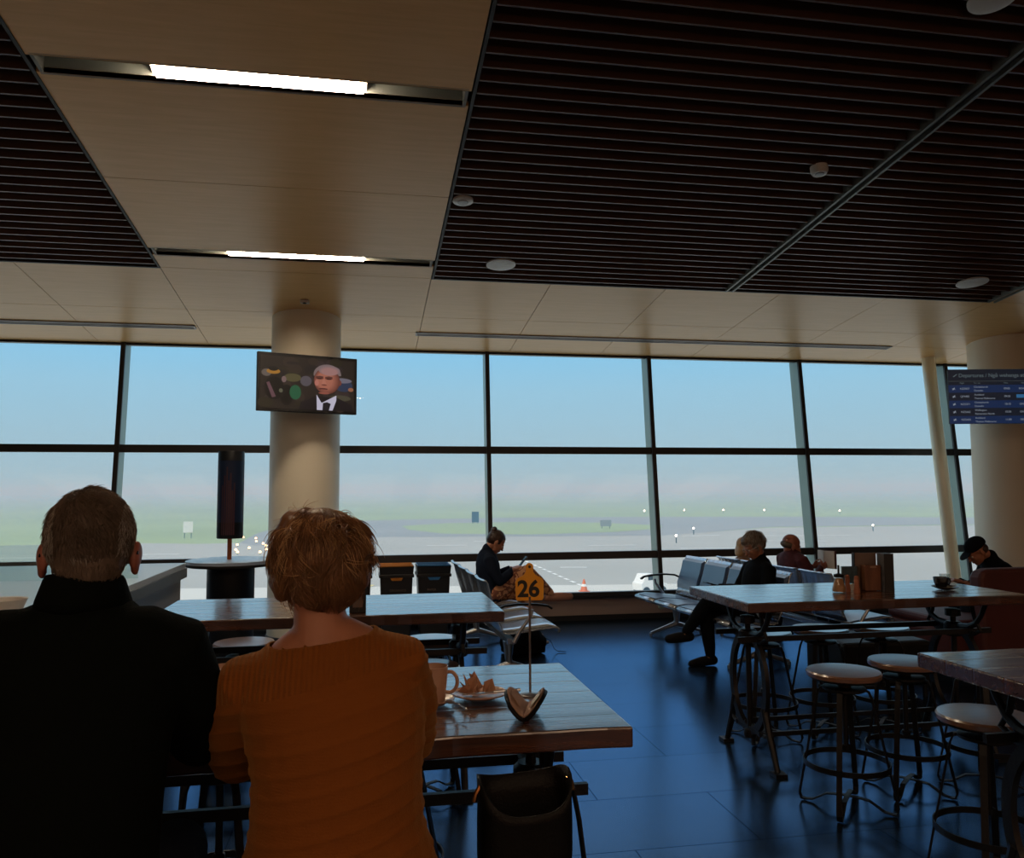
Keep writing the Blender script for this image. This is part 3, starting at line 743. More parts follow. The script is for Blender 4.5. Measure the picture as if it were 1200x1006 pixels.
for i, (x, y, lab, a) in enumerate(ST):
    o = st0 if i == 0 else copy_tree(st0)
    o.location = (x, y, 0); o.rotation_euler.z = R(a); o['label'] = lab; stools.append(o)
for x, y, lab in ((-.085, 1.72, 'stool the woman in the orange sweater sits on'), (-.55, 1.62, 'stool the man in the dark coat sits on'), (.385, 1.86, 'stool carrying the black handbag')):
    o = copy_tree(st0); o.location = (x, y, 0); o['label'] = lab; o.rotation_euler.z = R(4); stools.append(o)

# ------------------------------------------------------------------ waiting benches
def make_bench(lab, n, pitch, loc, rz, group, pads, skip_arm=()):
    """seats face +X, the beam runs along +Y from the near end"""
    t = thing('waiting_bench', lab, 'bench', loc, rz, group)
    L = n * pitch
    b = MB(); b.box((.10, L / 2, .325), (.07, L - .16, .05)); b.build('beam', 'steelpaint', t, bevel=.008)
    for y in (.20, L - .20):
        l = MB(); l.tube([(.10, y, .31), (.10, y, .16), (.12, y, .10)], [.05, .03, .032], 10, )
        for s in (-1, 1):
            l.tube([(.11, y, .12), (.11 + s * .12, y, .085), (.11 + s * .30, y, .03)], [.032, .024, .018], 10)
            l.cyl((.11 + s * .30, y, 0), (.11 + s * .30, y, .03), .02, n=12)
        l.build('leg', 'steel', t, True)
    seat = [(.50, .395), (.515, .415), (.50, .432), (.44, .438), (.30, .425), (.16, .405), (.06, .40), (.02, .41)]
    back = [(.015, .425), (-.02, .50), (-.055, .60), (-.09, .72), (-.115, .82), (-.13, .845), (-.145, .84)]
    for k in range(n):
        y0, y1 = k * pitch + .018, (k + 1) * pitch - .018
        s = MB(); s.rings([[(x, y0, z) for x, z in seat], [(x, y1, z) for x, z in seat]], closed=False, caps=False); s.build('seat', 'steelpaint', t, True, solid=.012)
        if pads:
            p = MB(); m = 10
            rs = []
            for i in range(m + 1):
                v = i / m; y = y0 + .01 + (y1 - y0 - .02) * v; h = .024 * math.sin(PI * min(max(v, .04), .96)) ** .35
                rs.append([(.485, y, .445), (.40, y, .444 + h), (.25, y, .43 + h), (.10, y, .412 + h), (.05, y, .412)])
            p.rings(rs, closed=True).build('seat_pad', 'pad', t, True)
        # backrest of vertical pressed ribs
        m = 30; rs = []
        for i in range(m + 1):
            v = i / m; y = y0 + (y1 - y0) * v; d = .005 * (1 if (i % 5) in (0,) else 0) - .02 * math.sin(PI * v)
            rs.append([(x + d, y, z) for x, z in back])
        s = MB(); s.rings(rs, closed=False, caps=False); s.build('backrest', 'steelpaint', t, True, solid=.012)
        if pads:
            rs = []; m = 10
            for i in range(m + 1):
                v = i / m; y = y0 + .02 + (y1 - y0 - .04) * v; h = .026 * math.sin(PI * min(max(v, .04), .96)) ** .35 - .02 * math.sin(PI * v)
                rs.append([(.02 - .01, y, .50), (-.025 + h + .02, y, .56), (-.075 + h + .02, y, .70), (-.10 + h + .02, y, .80), (-.115, y, .825), (-.06, y, .66)])
            p = MB(); p.rings(rs, closed=True); p.build('back_pad', 'pad', t, True)
    for k in range(n + 1):
        if k in skip_arm: continue
        y = min(max(k * pitch, .012), L - .012)
        a = MB(); a.tube([(.11, y, .33), (.16, y, .42), (.26, y, .55), (.27, y, .60)], [.02, .016, .013, .012], 10)
        st = a.build('arm_stand', 'steel', t, True)
        a = MB(); a.tube([(-.04, y, .605), (.03, y, .635), (.14, y, .645), (.30, y, .640), (.40, y, .625), (.44, y, .60)], .016, flat=(.045, .018), up=(0, 0, 1)); a.build('armrest', 'leather', t, bevel=.005)
    return t
P_ = .5325
B1 = make_bench('steel row of seats facing right with pale ribbed backs, left of the room centre', 4, P_, (1.13, 6.80, 0), R(1.5), 'airport waiting benches', False, (1, 2, 3))
bench_r = R(4.2)
# the right pair stands back to back; the first faces left
B2 = make_bench('row of blue padded seats facing left, its back shown behind the woman with glasses', 4, .525, (3.50, 8.90, 0), PI + R(4.2), 'airport waiting benches', True, (1, 2, 3))
B3 = make_bench('row of blue padded seats facing the right windows, back to back with the other', 4, .525, (4.22, 6.70, 0), R(4.2), 'airport waiting benches', True, (1, 2, 3))

# ------------------------------------------------------------------ counter, round table, bins
t = thing('cafe_counter', 'grey cafe counter with slate edge running away behind the man', 'counter', (0, 0, 0))
MB().box((-3.36, 5.0, 1.03), (4.0, 3.45, .04)).build('worktop', 'counter_top', t, bevel=.003)
MB().box((-3.36, 5.0, .975), (4.02, 3.47, .07)).build('edge_band', 'counter_edge', t)
MB().box((-3.37, 5.0, .53), (3.96, 3.41, .82)).build('side_panel', 'counter_side', t)
MB().box((-3.40, 5.0, .06), (3.86, 3.31, .12)).build('plinth', 'black', t)
t = thing('glass_guard', 'low greenish glass guard standing on the grey counter beside the man', 'screen', (-1.42, 5.6, 1.05))
MB().box((-.75, 0, .11), (1.5, .010, .22)).build('glass_panel', 'guardglass', t)
MB().box((-.9, 0, .010), (.05, .04, .02)).build('foot', 'steel', t); MB().box((-.2, 0, .010), (.05, .04, .02)).build('foot', 'steel', t)
t = thing('round_table', 'black drum table with pale round top by the column', 'table', (-1.065, 7.0, 0))
MB().lathe([(.33, 1.015), (.35, 1.02), (.35, 1.045), (.33, 1.05)], 56).build('table_top', 'disc', t, True)
MB().lathe([(.345, 1.0), (.352, 1.01), (.352, 1.022), (.33, 1.025)], 56).build('table_rim', 'black', t, True)
MB().lathe([(.185, 0), (.185, 1.0)], 48).build('drum', 'drum', t, True)
t = thing('charging_totem', 'tall dark cylinder on a copper pole rising from the round table', 'charging station', (-1.08, 7.0, 1.05))
MB().cyl((0, 0, 0), (0, 0, .22), .018, n=16).build('pole', 'orange_pole', t, True)
MB().lathe([(.10, .17), (.103, .175), (.103, .875), (.10, .88)], 40).build('cylinder', 'drum', t, True)
m_ = MB()
for i, (a, h) in enumerate(((-118, .40), (-108, .48), (-98, .55), (-90, .44), (-82, .50), (-74, .36), (-66, .42))):
    q = []
    for aa in (a - 3, a + 3): q.append((.1045 * math.cos(R(aa)), .1045 * math.sin(R(aa))))
    m_.add([(q[0][0], q[0][1], .20), (q[1][0], q[1][1], .20), (q[1][0], q[1][1], .20 + h), (q[0][0], q[0][1], .20 + h)], [(0, 1, 2, 3)])
m_.build('printed_picture', pbr('deep red city print', (.045, .012, .022), .5), t)
m_ = MB().lathe([(.1035, .30), (.1035, .80)], 40); m_.build('print_wrap', pbr('deep blue print wrap', (.012, .024, .060), .45, spec=.2), t, True)
for x, colr, nm in ((-.10, 'binred', 'pink'), (.35, 'binyellow', 'amber'), (.757, 'binblue', 'blue')):
    t = thing('recycling_bin', {'pink': 'black recycling bin with pink rim, mostly behind the woman\'s hair', 'amber': 'black recycling bin with amber rim and flap, middle of the three', 'blue': 'black recycling bin with blue rim, rightmost of the three'}[nm], 'bin', (x, 9.2, 0), 0, 'recycling bins by the window')
    b = MB(); q = lambda s, z: [(-.175 * s, -.17 * s, z), (.175 * s, -.17 * s, z), (.175 * s, .17 * s, z), (-.175 * s, .17 * s, z)]
    b.hull(q(.86, .015), q(1, .66)).build('body', 'binblack', t, bevel=.012)
    b = MB(); b.box((0, 0, .675), (.38, .37, .035)); b.build('collar', 'binblack', t, bevel=.006)
    b = MB(); b.rings([q(1.02, .69), q(1.06, .76), q(1.08, .775), q(1.03, .77), q(.97, .70)], caps=False); b.build('rim', 'binblack', t)
    b = MB(); b.rings([q(.98, .70), q(1.0, .765), q(1.05, .785), q(1.01, .79), q(.95, .76)], caps=False); b.build('lid_liner', colr, t)
    b = MB().prism([(-.075, .665), (.075, .665), (.05, .625), (-.05, .625)], 'y', -.178, -.172); b.build('flap', colr, t)
    lb = MB()
    for i in range(3): lb.box((-.05 + .05 * i, -.163, .40), (.026, .004, .022))
    lb.build('pictogram', 'menubrown', t)
    b = text_mesh({'pink': 'LANDFILL', 'amber': 'ORGANICS', 'blue': 'PAPER'}[nm], .035); o = place('lettering', b, 'menubrown', t); o.rotation_euler = (PI / 2, 0, 0); o.location = (-.075, -.176, .52)

# booth
t = thing('booth_seat', 'maroon upholstered booth seat with a high back at right behind the table', 'booth', (5.0, 6.0, 0))
q = MB(); prof = [(.02, .10), (0, .86), (.03, .915), (.10, .93), (1.75, .945), (1.78, .90), (1.78, .10)]
q.prism(prof, 'y', 0, .14).build('side_back', 'maroon', t, bevel=.03)
MB().box((1.63, .62, .50), (.22, .96, .78)).build('backrest', 'maroon', t, bevel=.04)
MB().box((.70, .62, .26), (1.70, .90, .30)).build('seat', 'maroon', t, bevel=.04)
MB().box((.70, .62, .45), (1.66, .88, .08)).build('cushion', 'maroon', t, bevel=.03)
MB().box((.75, .60, .05), (1.6, .8, .10)).build('plinth', 'black', t)
t = thing('ottoman', 'low black upholstered seat under the far side of the right table', 'seat', (3.95, 6.0, 0))
MB().box((0, 0, .26), (.75, .55, .34)).build('cushion', 'leather', t, bevel=.03)
for x in (-.33, .33):
    for y in (-.23, .23): MB().cyl((x, y, 0), (x, y, .10), .018, n=10).build('leg', 'iron', t)

# ------------------------------------------------------------------ television on the column
def frame_matrix(tl, tr, bl):
    tl, tr, bl = map(Vector, (tl, tr, bl)); x = (tr - tl); w_ = x.length; x.normalize(); z = tl - bl; z -= x * z.dot(x); h_ = z.length; z.normalize()
    y = z.cross(x); return Matrix((x, y, z)).transposed().to_4x4(), w_, h_
t = thing('television', 'wall television showing a grey haired speaker in a suit, fixed to the left column', 'television', (-.571, 8.45, 2.687), R(20.4))
MB().box((0, .02, 0), (1.023, .05, .588)).build('casing', 'black', t, bevel=.006)
MB().box((0, .07, 0), (.5, .06, .35)).build('back_cover', 'black', t, bevel=.01)
b = MB(); b.box((0, .12, 0), (.16, .06, .20)); b.tube([(0, .13, 0), (.03, .22, 0)], .03, 12); b.build('bracket', 'iron', t)
pic = MB(); DW, DH = .965, .525
def L(poly, c, d): pic.add([(DW * (x - .5), -.0062 - d * .0004, DH * (.5 - y)) for x, y in poly], [tuple(range(len(poly)))], c)
def E_(cx, cy, rx, ry, c, d, a0=0, a1=360, n=28):
    L([(cx + rx * math.cos(R(a0 + (a1 - a0) * i / n)), cy + ry * math.sin(R(a0 + (a1 - a0) * i / n))) for i in range(n)], c, d)
L([(0, 0), (1, 0), (1, 1), (0, 1)], (.016, .012, .010), 0)
rg = random.Random(3)
for i in range(60):
    E_(rg.uniform(.05, .95), rg.uniform(.05, .95), rg.uniform(.03, .09), rg.uniform(.03, .10), [(.026, .018, .014), (.012, .010, .010), (.018, .015, .009), (.026, .018, .018)][i % 4], 1 + i * .02)
E_(.06, .33, .05, .07, (.10, .08, .07), 3); E_(.13, .30, .07, .05, (.28, .13, .02), 3.2); E_(.13, .25, .05, .045, (.005, .005, .005), 3.4); E_(.33, .40, .09, .08, (.065, .055, .025), 3)
E_(.24, .44, .025, .06, (.14, .09, .09), 3.3); E_(.14, .62, .10, .22, (.004, .004, .004), 3.5); E_(.27, .74, .07, .20, (.004, .004, .004), 3.6); E_(.36, .68, .06, .14, (.012, .075, .035), 3.8)
E_(.21, .66, .02, .04, (.09, .09, .06), 4); L([(.06, .52), (.09, .5), (.16, .78), (.12, .8)], (.10, .05, .06), 4); E_(.47, .45, .06, .10, (.07, .06, .07), 3)
E_(.88, .50, .10, .12, (.02, .03, .06), 3); E_(.86, .40, .11, .05, (.12, .11, .14), 3.1); E_(.96, .57, .03, .04, (.22, .09, .05), 3.3); E_(.84, .75, .12, .06, (.05, .045, .03), 3.2)
L([(.40, 1), (.42, .86), (.50, .80), (.56, .74), (.80, .74), (.88, .80), (.97, .88), (.99, 1)], (.006, .005, .007), 5)
L([(.585, .70), (.64, .86), (.70, .80), (.78, .72), (.80, .70), (.80, .80), (.76, 1), (.59, 1)], (.42, .40, .50), 6)
L([(.655, .86), (.70, .84), (.74, .87), (.72, 1), (.65, 1)], (.008, .008, .012), 7)
E_(.832, .45, .024, .055, (.13, .035, .025), 7.5)
E_(.70, .30, .150, .200, (.15, .11, .11), 7.8, 170, 370)
for i in range(9):
    f = i / 8; E_(.695 - .022 * f, .42 - .01 * f, .142 * (1 - .42 * f), .262 * (1 - .35 * f), tuple(a + (b_ - a) * f for a, b_ in zip((.10, .030, .022), (.30, .105, .070))), 8 + f)
for i in range(5):
    f = i / 4; E_(.72, .215 + .03 * f, .118 * (1 - .3 * f), .095 * (1 - .25 * f), tuple(a + (b_ - a) * f for a, b_ in zip((.16, .115, .12), (.27, .14, .13))), 9.2 + f * .3)
for x in (.615, .715):
    E_(x, .37, .042, .030, (.09, .025, .018), 9.8); E_(x, .385, .026, .010, (.02, .008, .008), 10); L([(x - .040, .345), (x, .330), (x + .040, .340), (x + .040, .354), (x, .345), (x - .040, .360)], (.06, .03, .026), 10.2)
L([(.652, .40), (.672, .40), (.692, .50), (.635, .50)], (.34, .13, .09), 10); E_(.664, .505, .030, .014, (.12, .03, .022), 10.4)
E_(.655, .585, .050, .018, (.06, .012, .012), 10.5); E_(.658, .60, .034, .008, (.20, .06, .045), 10.7); E_(.665, .665, .06, .022, (.22, .065, .045), 10.6); E_(.585, .47, .022, .06, (.36, .13, .10), 10.1)
pic.build('screen', 'screenpic', t)

t = thing('departures_board', 'blue lit departures screen on the right column, cut by the picture edge', 'screen', (7.24, 8.22, 2.66), R(-12))
BW, BH = 1.18, .628
MB().box((0, .025, 0), (BW, .05, BH)).build('casing', 'black', t, bevel=.005)
b = MB(); b.tube([(.2, .05, 0), (.38, .30, 0), (.47, .58, 0)], .03, 12); b.box((.2, .055, 0), (.2, .02, .2)); b.build('bracket', 'iron', t)
pic = MB()
def RC(x0, x1, z0, z1, c, d): pic.add([(x0, -.001 - d * .0005, z0), (x1, -.001 - d * .0005, z0), (x1, -.001 - d * .0005, z1), (x0, -.001 - d * .0005, z1)], [(0, 1, 2, 3)], c)
RC(-.60, .60, -.318, .318, (.003, .007, .014), 0)
RC(-.60, .60, .178, .182, (.05, .06, .06), 1)
for i in range(5):
    z1 = .135 - i * .090
    RC(-.60, .60, z1 - .088, z1, (.004, .016, .055) if i % 2 == 0 else (.004, .008, .016), 1)
RC(.17, .42, .045 - .062, .045 - .022, (.02, .10, .22), 2)
pic.build('screen', 'screenpic', t)
M['txt'] = emis('screen lettering', (.22, .25, .30), .8); M['txtdim'] = emis('screen lettering dim', (.10, .13, .14), .8)
def put(s, x, z, size, mat, nm='lettering'):
    me = text_mesh(s, size, .0003); o = place(nm, me, mat, t); o.rotation_euler = (PI / 2, 0, 0); o.location = (x, -.004, z); return o
put('Departures / Ngā wehenga atu', -.48, .245, .062, 'txtdim', 'heading')
for s, x in (('Flight', -.47), ('To / via', -.31), ('Time', .03), ('Status', .23), ('Gate', .46)): put(s, x, .157, .024, 'txtdim', 'column_heading')
rows = [('NZ5037', 'Christchurch', 'Dunedin', '09:05', 'BOARDING', '22'), ('QF4482', 'Auckland', 'Thomas Melbourne', '09:05', '', '26'), ('NZ5371', 'Christchurch', 'Dunedin', '10:10', 'ON TIME', '20'),
        ('NZ5662', 'Wellington', 'Palmerston North', '10:30', 'ON TIME', '24'), ('NZ5405', 'Auckland', 'Thomas Melbourne', '11:00', 'DELAYED', '23')]
for i, (a, b_, c, d, e, g) in enumerate(rows):
    z = .091 - i * .090
    put(a, -.47, z, .032, 'txt', 'flight_number'); put(b_, -.31, z + .020, .030, 'txt', 'destination'); put(c, -.31, z - .022, .030, 'txt', 'destination'); put(d, .03, z, .032, 'txt', 'departure_time')
    if e: put(e, .20, z, .030, 'txt', 'status')
    put(g, .47, z, .032, 'txt', 'gate_number')
    pl_ = MB(); pl_.add([(-.56, -.004, z - .012), (-.535, -.004, z + .016), (-.525, -.004, z + .010), (-.545, -.004, z - .014)], [(0, 1, 2, 3)]); pl_.add([(-.565, -.004, z + .004), (-.545, -.004, z + .006), (-.520, -.004, z - .008), (-.525, -.004, z - .010)], [(0, 1, 2, 3)])
    pl_.build('plane_symbol', 'txt', t)
pl_ = MB().add([(-.545, -.004, .235), (-.50, -.004, .265), (-.495, -.004, .260), (-.535, -.004, .228)], [(0, 1, 2, 3)]); pl_.build('plane_symbol', 'txtdim', t)

# ------------------------------------------------------------------ things on the couple's table
t = thing('number_stand', 'amber number 26 tag on a thin steel rod with round base', 'table number', (.508, 2.517, TZ))
MB().lathe([(.036, 0), (.037, .003), (.030, .006), (.010, .008)], 32).build('base', 'steel', t, True)
MB().cyl((0, 0, .005), (0, 0, .30), .0038, n=12).build('rod', 'chrome', t, True)
tg = [(-.040, .288)] + [(.040, .288)] + [(.044, .295), (.045, .345), (.040, .356), (.020, .366), (.012, .376), (.012, .392)] + [(.012 * math.cos(R(a)), .392 + .012 * math.sin(R(a))) for a in range(20, 180, 20)] + [(-.012, .392), (-.012, .376), (-.020, .366), (-.040, .356), (-.045, .345), (-.044, .295)]
MB().prism(tg, 'y', -.0015, .0015).build('tag', 'tag', t, bevel=.0006)
MB().cyl((0, -.0025, .392), (0, .0025, .392), .0045, n=16).build('tag_hole', 'black', t)
me = text_mesh('26', .070, .0004, .0022); o = place('numerals', me, 'ink', t); o.rotation_euler = (PI / 2, 0, 0); o.location = (-.039, -.002, .322)

t = thing('glasses_case', 'open black glasses case with tan lining lying before the number stand', 'case', (.452, 2.30, TZ), R(-16))
def vcase(s, inset, th0):
    rs = []
    for i in range(15):
        v = i / 14; y = -.082 + .164 * v; e = (math.sin(PI * min(max(v, .05), .95))) ** .45
        pts = []
        for u in (0, .15, .35, .6, .85, 1.0):
            x = s * (.003 + .054 * u ** .9 * (.45 + .55 * e)); z = .008 + .058 * (u ** 1.45) * (.35 + .65 * e)
            pts.append(Vector((x - s * inset * .8, y * (1 - inset * 3), z + inset * .9)))
        rs.append(pts)
    return rs
for s_, nm in ((-1, 'lower_shell'), (1, 'upper_shell')):
    MB().rings(vcase(s_, 0, 0), closed=False, caps=False).build(nm, 'leather', t, 'all', solid=.009)
    MB().rings(vcase(s_, .007, 0), closed=False, caps=False).build('lining', 'tan', t, 'all', solid=.0015)
    q = vcase(s_, .011, 0); MB().add([q[4][2], q[10][2], q[9][4], q[5][4]], [(0, 1, 2, 3)]).build('cloth_flap', 'paper' if s_ > 0 else 'tan', t, solid=.0015)
MB().tube([(0, -.075, .007), (0, .075, .007)], .007, 10).build('hinge', 'leather', t, True)

def mug(lab, loc, rz, mat='ceramic', s=1.0, group=None):
    t = thing('mug', lab, 'mug', loc, rz, group)
    MB().lathe([(.0, .004), (.030 * s, 0), (.034 * s, .004), (.041 * s, .075 * s), (.043 * s, .104 * s), (.0405 * s, .105 * s), (.038 * s, .075 * s), (.030 * s, .012), (.0, .010)], 36).build('cup', mat, t, True)
    MB().tube([(.036 * s, 0, .086 * s)] + [((.046 + .024 * math.cos(R(a_))) * s, 0, (.058 + .030 * math.sin(R(a_))) * s) for a_ in range(80, -90, -14)] + [(.036 * s, 0, .029 * s)], .0055 * s, 10).build('handle', mat, t, True)
    MB().lathe([(0, .070 * s), (.0375 * s, .070 * s)], 28).build('drink', 'coffee', t)
    return t
def plate(nm, lab, loc, r, mat='ceramic', group=None):
    t = thing(nm, lab, 'plate' if nm == 'plate' else 'saucer', loc, 0, group)
    MB().lathe([(0, .004), (r * .55, .004), (r * .6, .006), (r, .018), (r * 1.005, .021), (r * .99, .022), (r * .60, .011), (0, .009)], 44).build('dish', mat, t, True)
    return t
plate('saucer', 'beige saucer under the mug right of the orange sweater', (.205, 2.455, TZ), .062)
mug('tall beige mug right of the orange sweater', (.205, 2.455, TZ + .0095), R(-10), s=1.0)
plate('plate', 'round plate with crumpled napkin beside the right mug', (.348, 2.50, TZ), .084)
t = thing('napkin', 'crumpled brown paper napkin on the plate', 'napkin', (.340, 2.51, TZ + .012), 0)
m_ = MB(); rg = random.Random(4)
for i in range(9):
    a = rg.uniform(0, 6.28); c = Vector((rg.uniform(-.035, .035), rg.uniform(-.03, .03), .002)); h = rg.uniform(.03, .062)
    p = [c, c + Vector((.035 * math.cos(a), .035 * math.sin(a), .01)), c + Vector((.03 * math.cos(a + .9), .03 * math.sin(a + .9), h)), c + Vector((.01 * math.cos(a + 2), .01 * math.sin(a + 2), h * .8))]
    m_.add(p, [(0, 1, 2), (0, 2, 3)])
m_.build('paper', 'napkin', t, solid=.0012)
t = thing('teaspoon', 'steel teaspoon resting on the beige saucer', 'spoon', (.248, 2.40, TZ + .02), R(-70))
MB().ell((0, 0, .002), (.019, .013, .005)).build('bowl', 'steel', t, True)
MB().tube([(.016, 0, .003), (.06, 0, .007), (.105, 0, .004)], [.003, .002, .003], 8).build('handle', 'steel', t, True)
t = thing('table_knife', 'steel knife lying across the plate rim', 'knife', (.375, 2.465, TZ + .026), R(8))
MB().prism([(-.09, -.007), (.01, -.008), (.01, .006), (-.08, .006)], 'z', 0, .002).build('blade', 'steel', t)
MB().tube([(.01, 0, .001), (.05, 0, .001), (.095, 0, .001)], [.004, .0045, .005], 8).build('handle', 'steel', t, True)
mug('beige mug between the man and the woman', (-.405, 2.545, TZ + .0095), R(150), s=1.05)
plate('saucer', 'beige saucer under the mug between the couple', (-.405, 2.545, TZ), .062)
plate('plate', 'pale plate beside the man\'s sleeve', (-.562, 2.62, TZ), .085, 'paper')
t = thing('bowl', 'pale rose bowl beside the mug between the couple', 'bowl', (-.56, 2.62, TZ + .011))
MB().lathe([(.02, 0), (.03, .004), (.055, .05), (.06, .062), (.057, .062), (.045, .03), (.0, .008)], 32).build('body', 'ceramic', t, True)

# on the empty table
t = thing('napkin_box', 'upright black box on the empty table behind the woman', 'box', (-.030, 4.40, TZ))
MB().box((0, 0, .065), (.085, .12, .13)).build('body', 'black', t, bevel=.005)
MB().box((0, -.061, .07), (.05, .004, .08)).build('napkin_slot', 'menubrown', t)

# on the long right table
t = thing('sugar_jar', 'glass sugar pourer with dark spout, left of the mills', 'jar', (2.855, 4.60, TZ))
MB().lathe([(.0, 0), (.040, .002), (.043, .012), (.036, .05), (.027, .085), (.026, .095)], 36).build('glass', 'jarglass', t, True)
MB().lathe([(0, .004), (.037, .006), (.039, .014), (.031, .05), (.022, .084), (0, .088)], 28).build('sugar', 'sugar', t, True)
MB().lathe([(.029, .092), (.030, .108), (.010, .114), (.006, .116), (.006, .165), (.003, .165)], 28).build('spout_lid', 'leather', t, True)
for x, y, lab in ((2.925, 4.62, 'small orange brown mill beside the sugar jar'), (2.945, 4.555, 'small orange brown mill just before the picture card')):
    t = thing('pepper_mill', lab, 'mill', (x, y, TZ), 0, 'salt and pepper mills')
    MB().lathe([(.0, 0), (.018, 0), (.019, .01), (.013, .05), (.015, .075), (.013, .08)], 24).build('body', 'pepper', t, True)
    MB().lathe([(.012, .080), (.014, .085), (.012, .10), (.004, .104)], 20).build('cap', 'pepper', t, True)
t = thing('card_holder', 'glass standing card with blue green picture behind the mills', 'card', (2.965, 4.66, TZ), R(-6))
MB().box((0, 0, .075), (.105, .030, .15)).build('holder', 'jarglass', t)
MB().box((0, 0, .098), (.098, .004, .105)).build('picture', 'print', t)
MB().box((0, 0, .022), (.09, .018, .04)).build('sachets', 'paper', t)
t = thing('menu_holder', 'wooden menu holder with orange brown front, tallest group on the right table', 'menu holder', (3.085, 4.66, TZ), R(-4))
MB().box((0, .02, .115), (.145, .012, .23)).build('menu_board', 'menubrown', t)
MB().box((.012, -.025, .080), (.105, .05, .155)).build('front_box', 'menuwood', t, bevel=.004)
MB().box((-.075, .02, .115), (.006, .03, .232)).build('side_edge', 'black', t)
MB().box((.015, -.051, .148), (.04, .002, .012)).build('name_plate', 'brownpaper', t)
t = thing('menu_card', 'upright dark grey menu card at the right of the wooden holder', 'menu', (3.185, 4.62, TZ), R(-10))
MB().box((0, 0, .115), (.055, .10, .23)).build('card', 'menugrey', t)
MB().box((0, -.052, .115), (.057, .006, .232)).build('edge', 'black', t)
t = thing('coffee_cup', 'black coffee cup near the right end of the long table', 'cup', (3.555, 4.60, TZ + .011), 0)
MB().lathe([(0, .003), (.026, 0), (.030, .006), (.042, .035), (.046, .066), (.043, .066), (.038, .035), (0, .010)], 36).build('cup', 'ceramicdark', t, True)
MB().tube([(.042, 0, .056), (.062, 0, .054), (.066, 0, .036), (.055, 0, .02), (.036, 0, .018)], .005, 10).build('handle', 'ceramicdark', t, True)
MB().lathe([(0, .052), (.040, .052)], 24).build('coffee', 'coffee', t)
plate('saucer', 'dark saucer under the black coffee cup', (3.575, 4.59, TZ), .078, 'ceramicdark')
t = thing('tumbler', 'small rosy glass beside the black coffee cup', 'glass', (3.66, 4.70, TZ))
MB().lathe([(0, .003), (.022, 0), (.026, .004), (.032, .085), (.030, .085), (.024, .008), (0, .007)], 32).build('glass', 'jarglass', t, True)
MB().lathe([(0, .008), (.023, .008), (.027, .045), (0, .046)], 24).build('drink', 'coffee', t, True)
t = thing('side_table', 'small low table by the windows carrying a dark box', 'table', (5.86, 8.0, 0))
MB().lathe([(.30, .40), (.31, .41), (.31, .43), (.30, .435)], 40).build('table_top', 'disc', t, True)
MB().lathe([(.22, 0), (.22, .015), (.03, .03), (.025, .40)], 28).build('pedestal', 'iron', t, True)
t = thing('tissue_box', 'small dark box standing beyond the long right table', 'box', (5.86, 8.0, .435))
MB().box((0, 0, .055), (.17, .12, .11)).build('body', 'menuwood', t, bevel=.005)
MB().box((0, 0, .111), (.08, .02, .004)).build('opening', 'black', t)

# on the counter
def cup(lab, loc, mat='paper', r=.05, h=.10):
    t = thing('paper_bowl', lab, 'bowl', loc, 0)
    MB().lathe([(0, .003), (r * .7, 0), (r, h), (r * 1.04, h + .004), (r * .96, h), (r * .66, .006), (0, .006)], 32).build('body', mat, t, True)
    return t
cup('white paper bowl on the counter left of the man\'s collar', (-1.56, 3.95, 1.05), 'paper', .10, .08)
cup('kraft brown paper bowl on the counter at the left picture edge', (-1.77, 3.88, 1.05), 'brownpaper', .085, .10)
cup('small white paper cup by the left picture edge', (-1.66, 3.70, 1.05), 'paper', .04, .09)
# handbag on its stool
t = thing('handbag', 'black open handbag with brass rings standing by the table edge', 'bag', (.375, 1.93, .683), R(8))
def ringb(w_, d_, z, wav=0, n=40):
    r_ = []
    for k in range(n):
        a = 2 * PI * k / n; c, s = math.cos(a), math.sin(a)
        r_.append((w_ * (abs(c) ** .6) * (1 if c > 0 else -1), d_ * (abs(s) ** .7) * (1 if s > 0 else -1), z + wav * c * c - ((.18 * max(z - .10, 0)) * (s < 0) * abs(s)) * 2.2))
    return r_
o1 = [ringb(.100, .045, 0), ringb(.108, .055, .01), ringb(.112, .060, .08), ringb(.112, .062, .15), ringb(.110, .065, .20, .008), ringb(.112, .068, .235, .022)]
i1 = [ringb(.107, .063, .235, .022), ringb(.104, .060, .19, .006), ringb(.104, .055, .08), ringb(.10, .05, .015)]
m_ = MB(); m_.rings(o1 + i1, caps=False); m_.add(o1[0], [tuple(reversed(range(40)))]); m_.build('body', 'leather', t, 'all')
m_ = MB(); m_.add(ringb(.104, .055, .10), [tuple(range(40))]); m_.build('lining', 'lining', t)
for s in (-1, 1):
    MB().tube([(s * .108, 0, .238), (s * .118, 0, .222), (s * .122, 0, .205)], .006, 8).build('ring', 'gold', t, True)
MB().tube([(.122, 0, .205), (.132, -.01, .14), (.140, -.02, .05), (.138, -.02, -.05), (.130, -.01, -.10), (.118, .01, -.02)], .01, flat=(.022, .005), up=(1, 0, 0)).build('strap', 'leather', t)
for x, z in ((.055, .075), (-.045, .055)): MB().ell((x, -.064, z), (.006, .004, .006), n=12, m=8).build('stud', 'gold', t, True)

t = thing('backpack', 'black backpack on the floor under the steel seats', 'bag', (1.55, 8.02, 0), R(10))
m_ = MB(); m_.ell((0, 0, .15), (.20, .15, .15)); m_.ell((.10, 0, .10), (.15, .13, .10)); m_.ell((-.10, 0, .11), (.14, .14, .11)); m_.box((0, 0, .06), (.40, .22, .10))
place('body', remesh(m_, .012, 8), 'blackcloth', t)
MB().tube([(.18, -.05, .16), (.26, -.08, .12), (.29, -.10, .04), (.33, -.10, .012), (.40, -.14, .010)], .01, flat=(.022, .004), up=(0, 0, 1)).build('strap', 'blackcloth', t)
MB().ell((.235, -.06, .10), (.018, .01, .018)).build('buckle', 'steel', t, True)
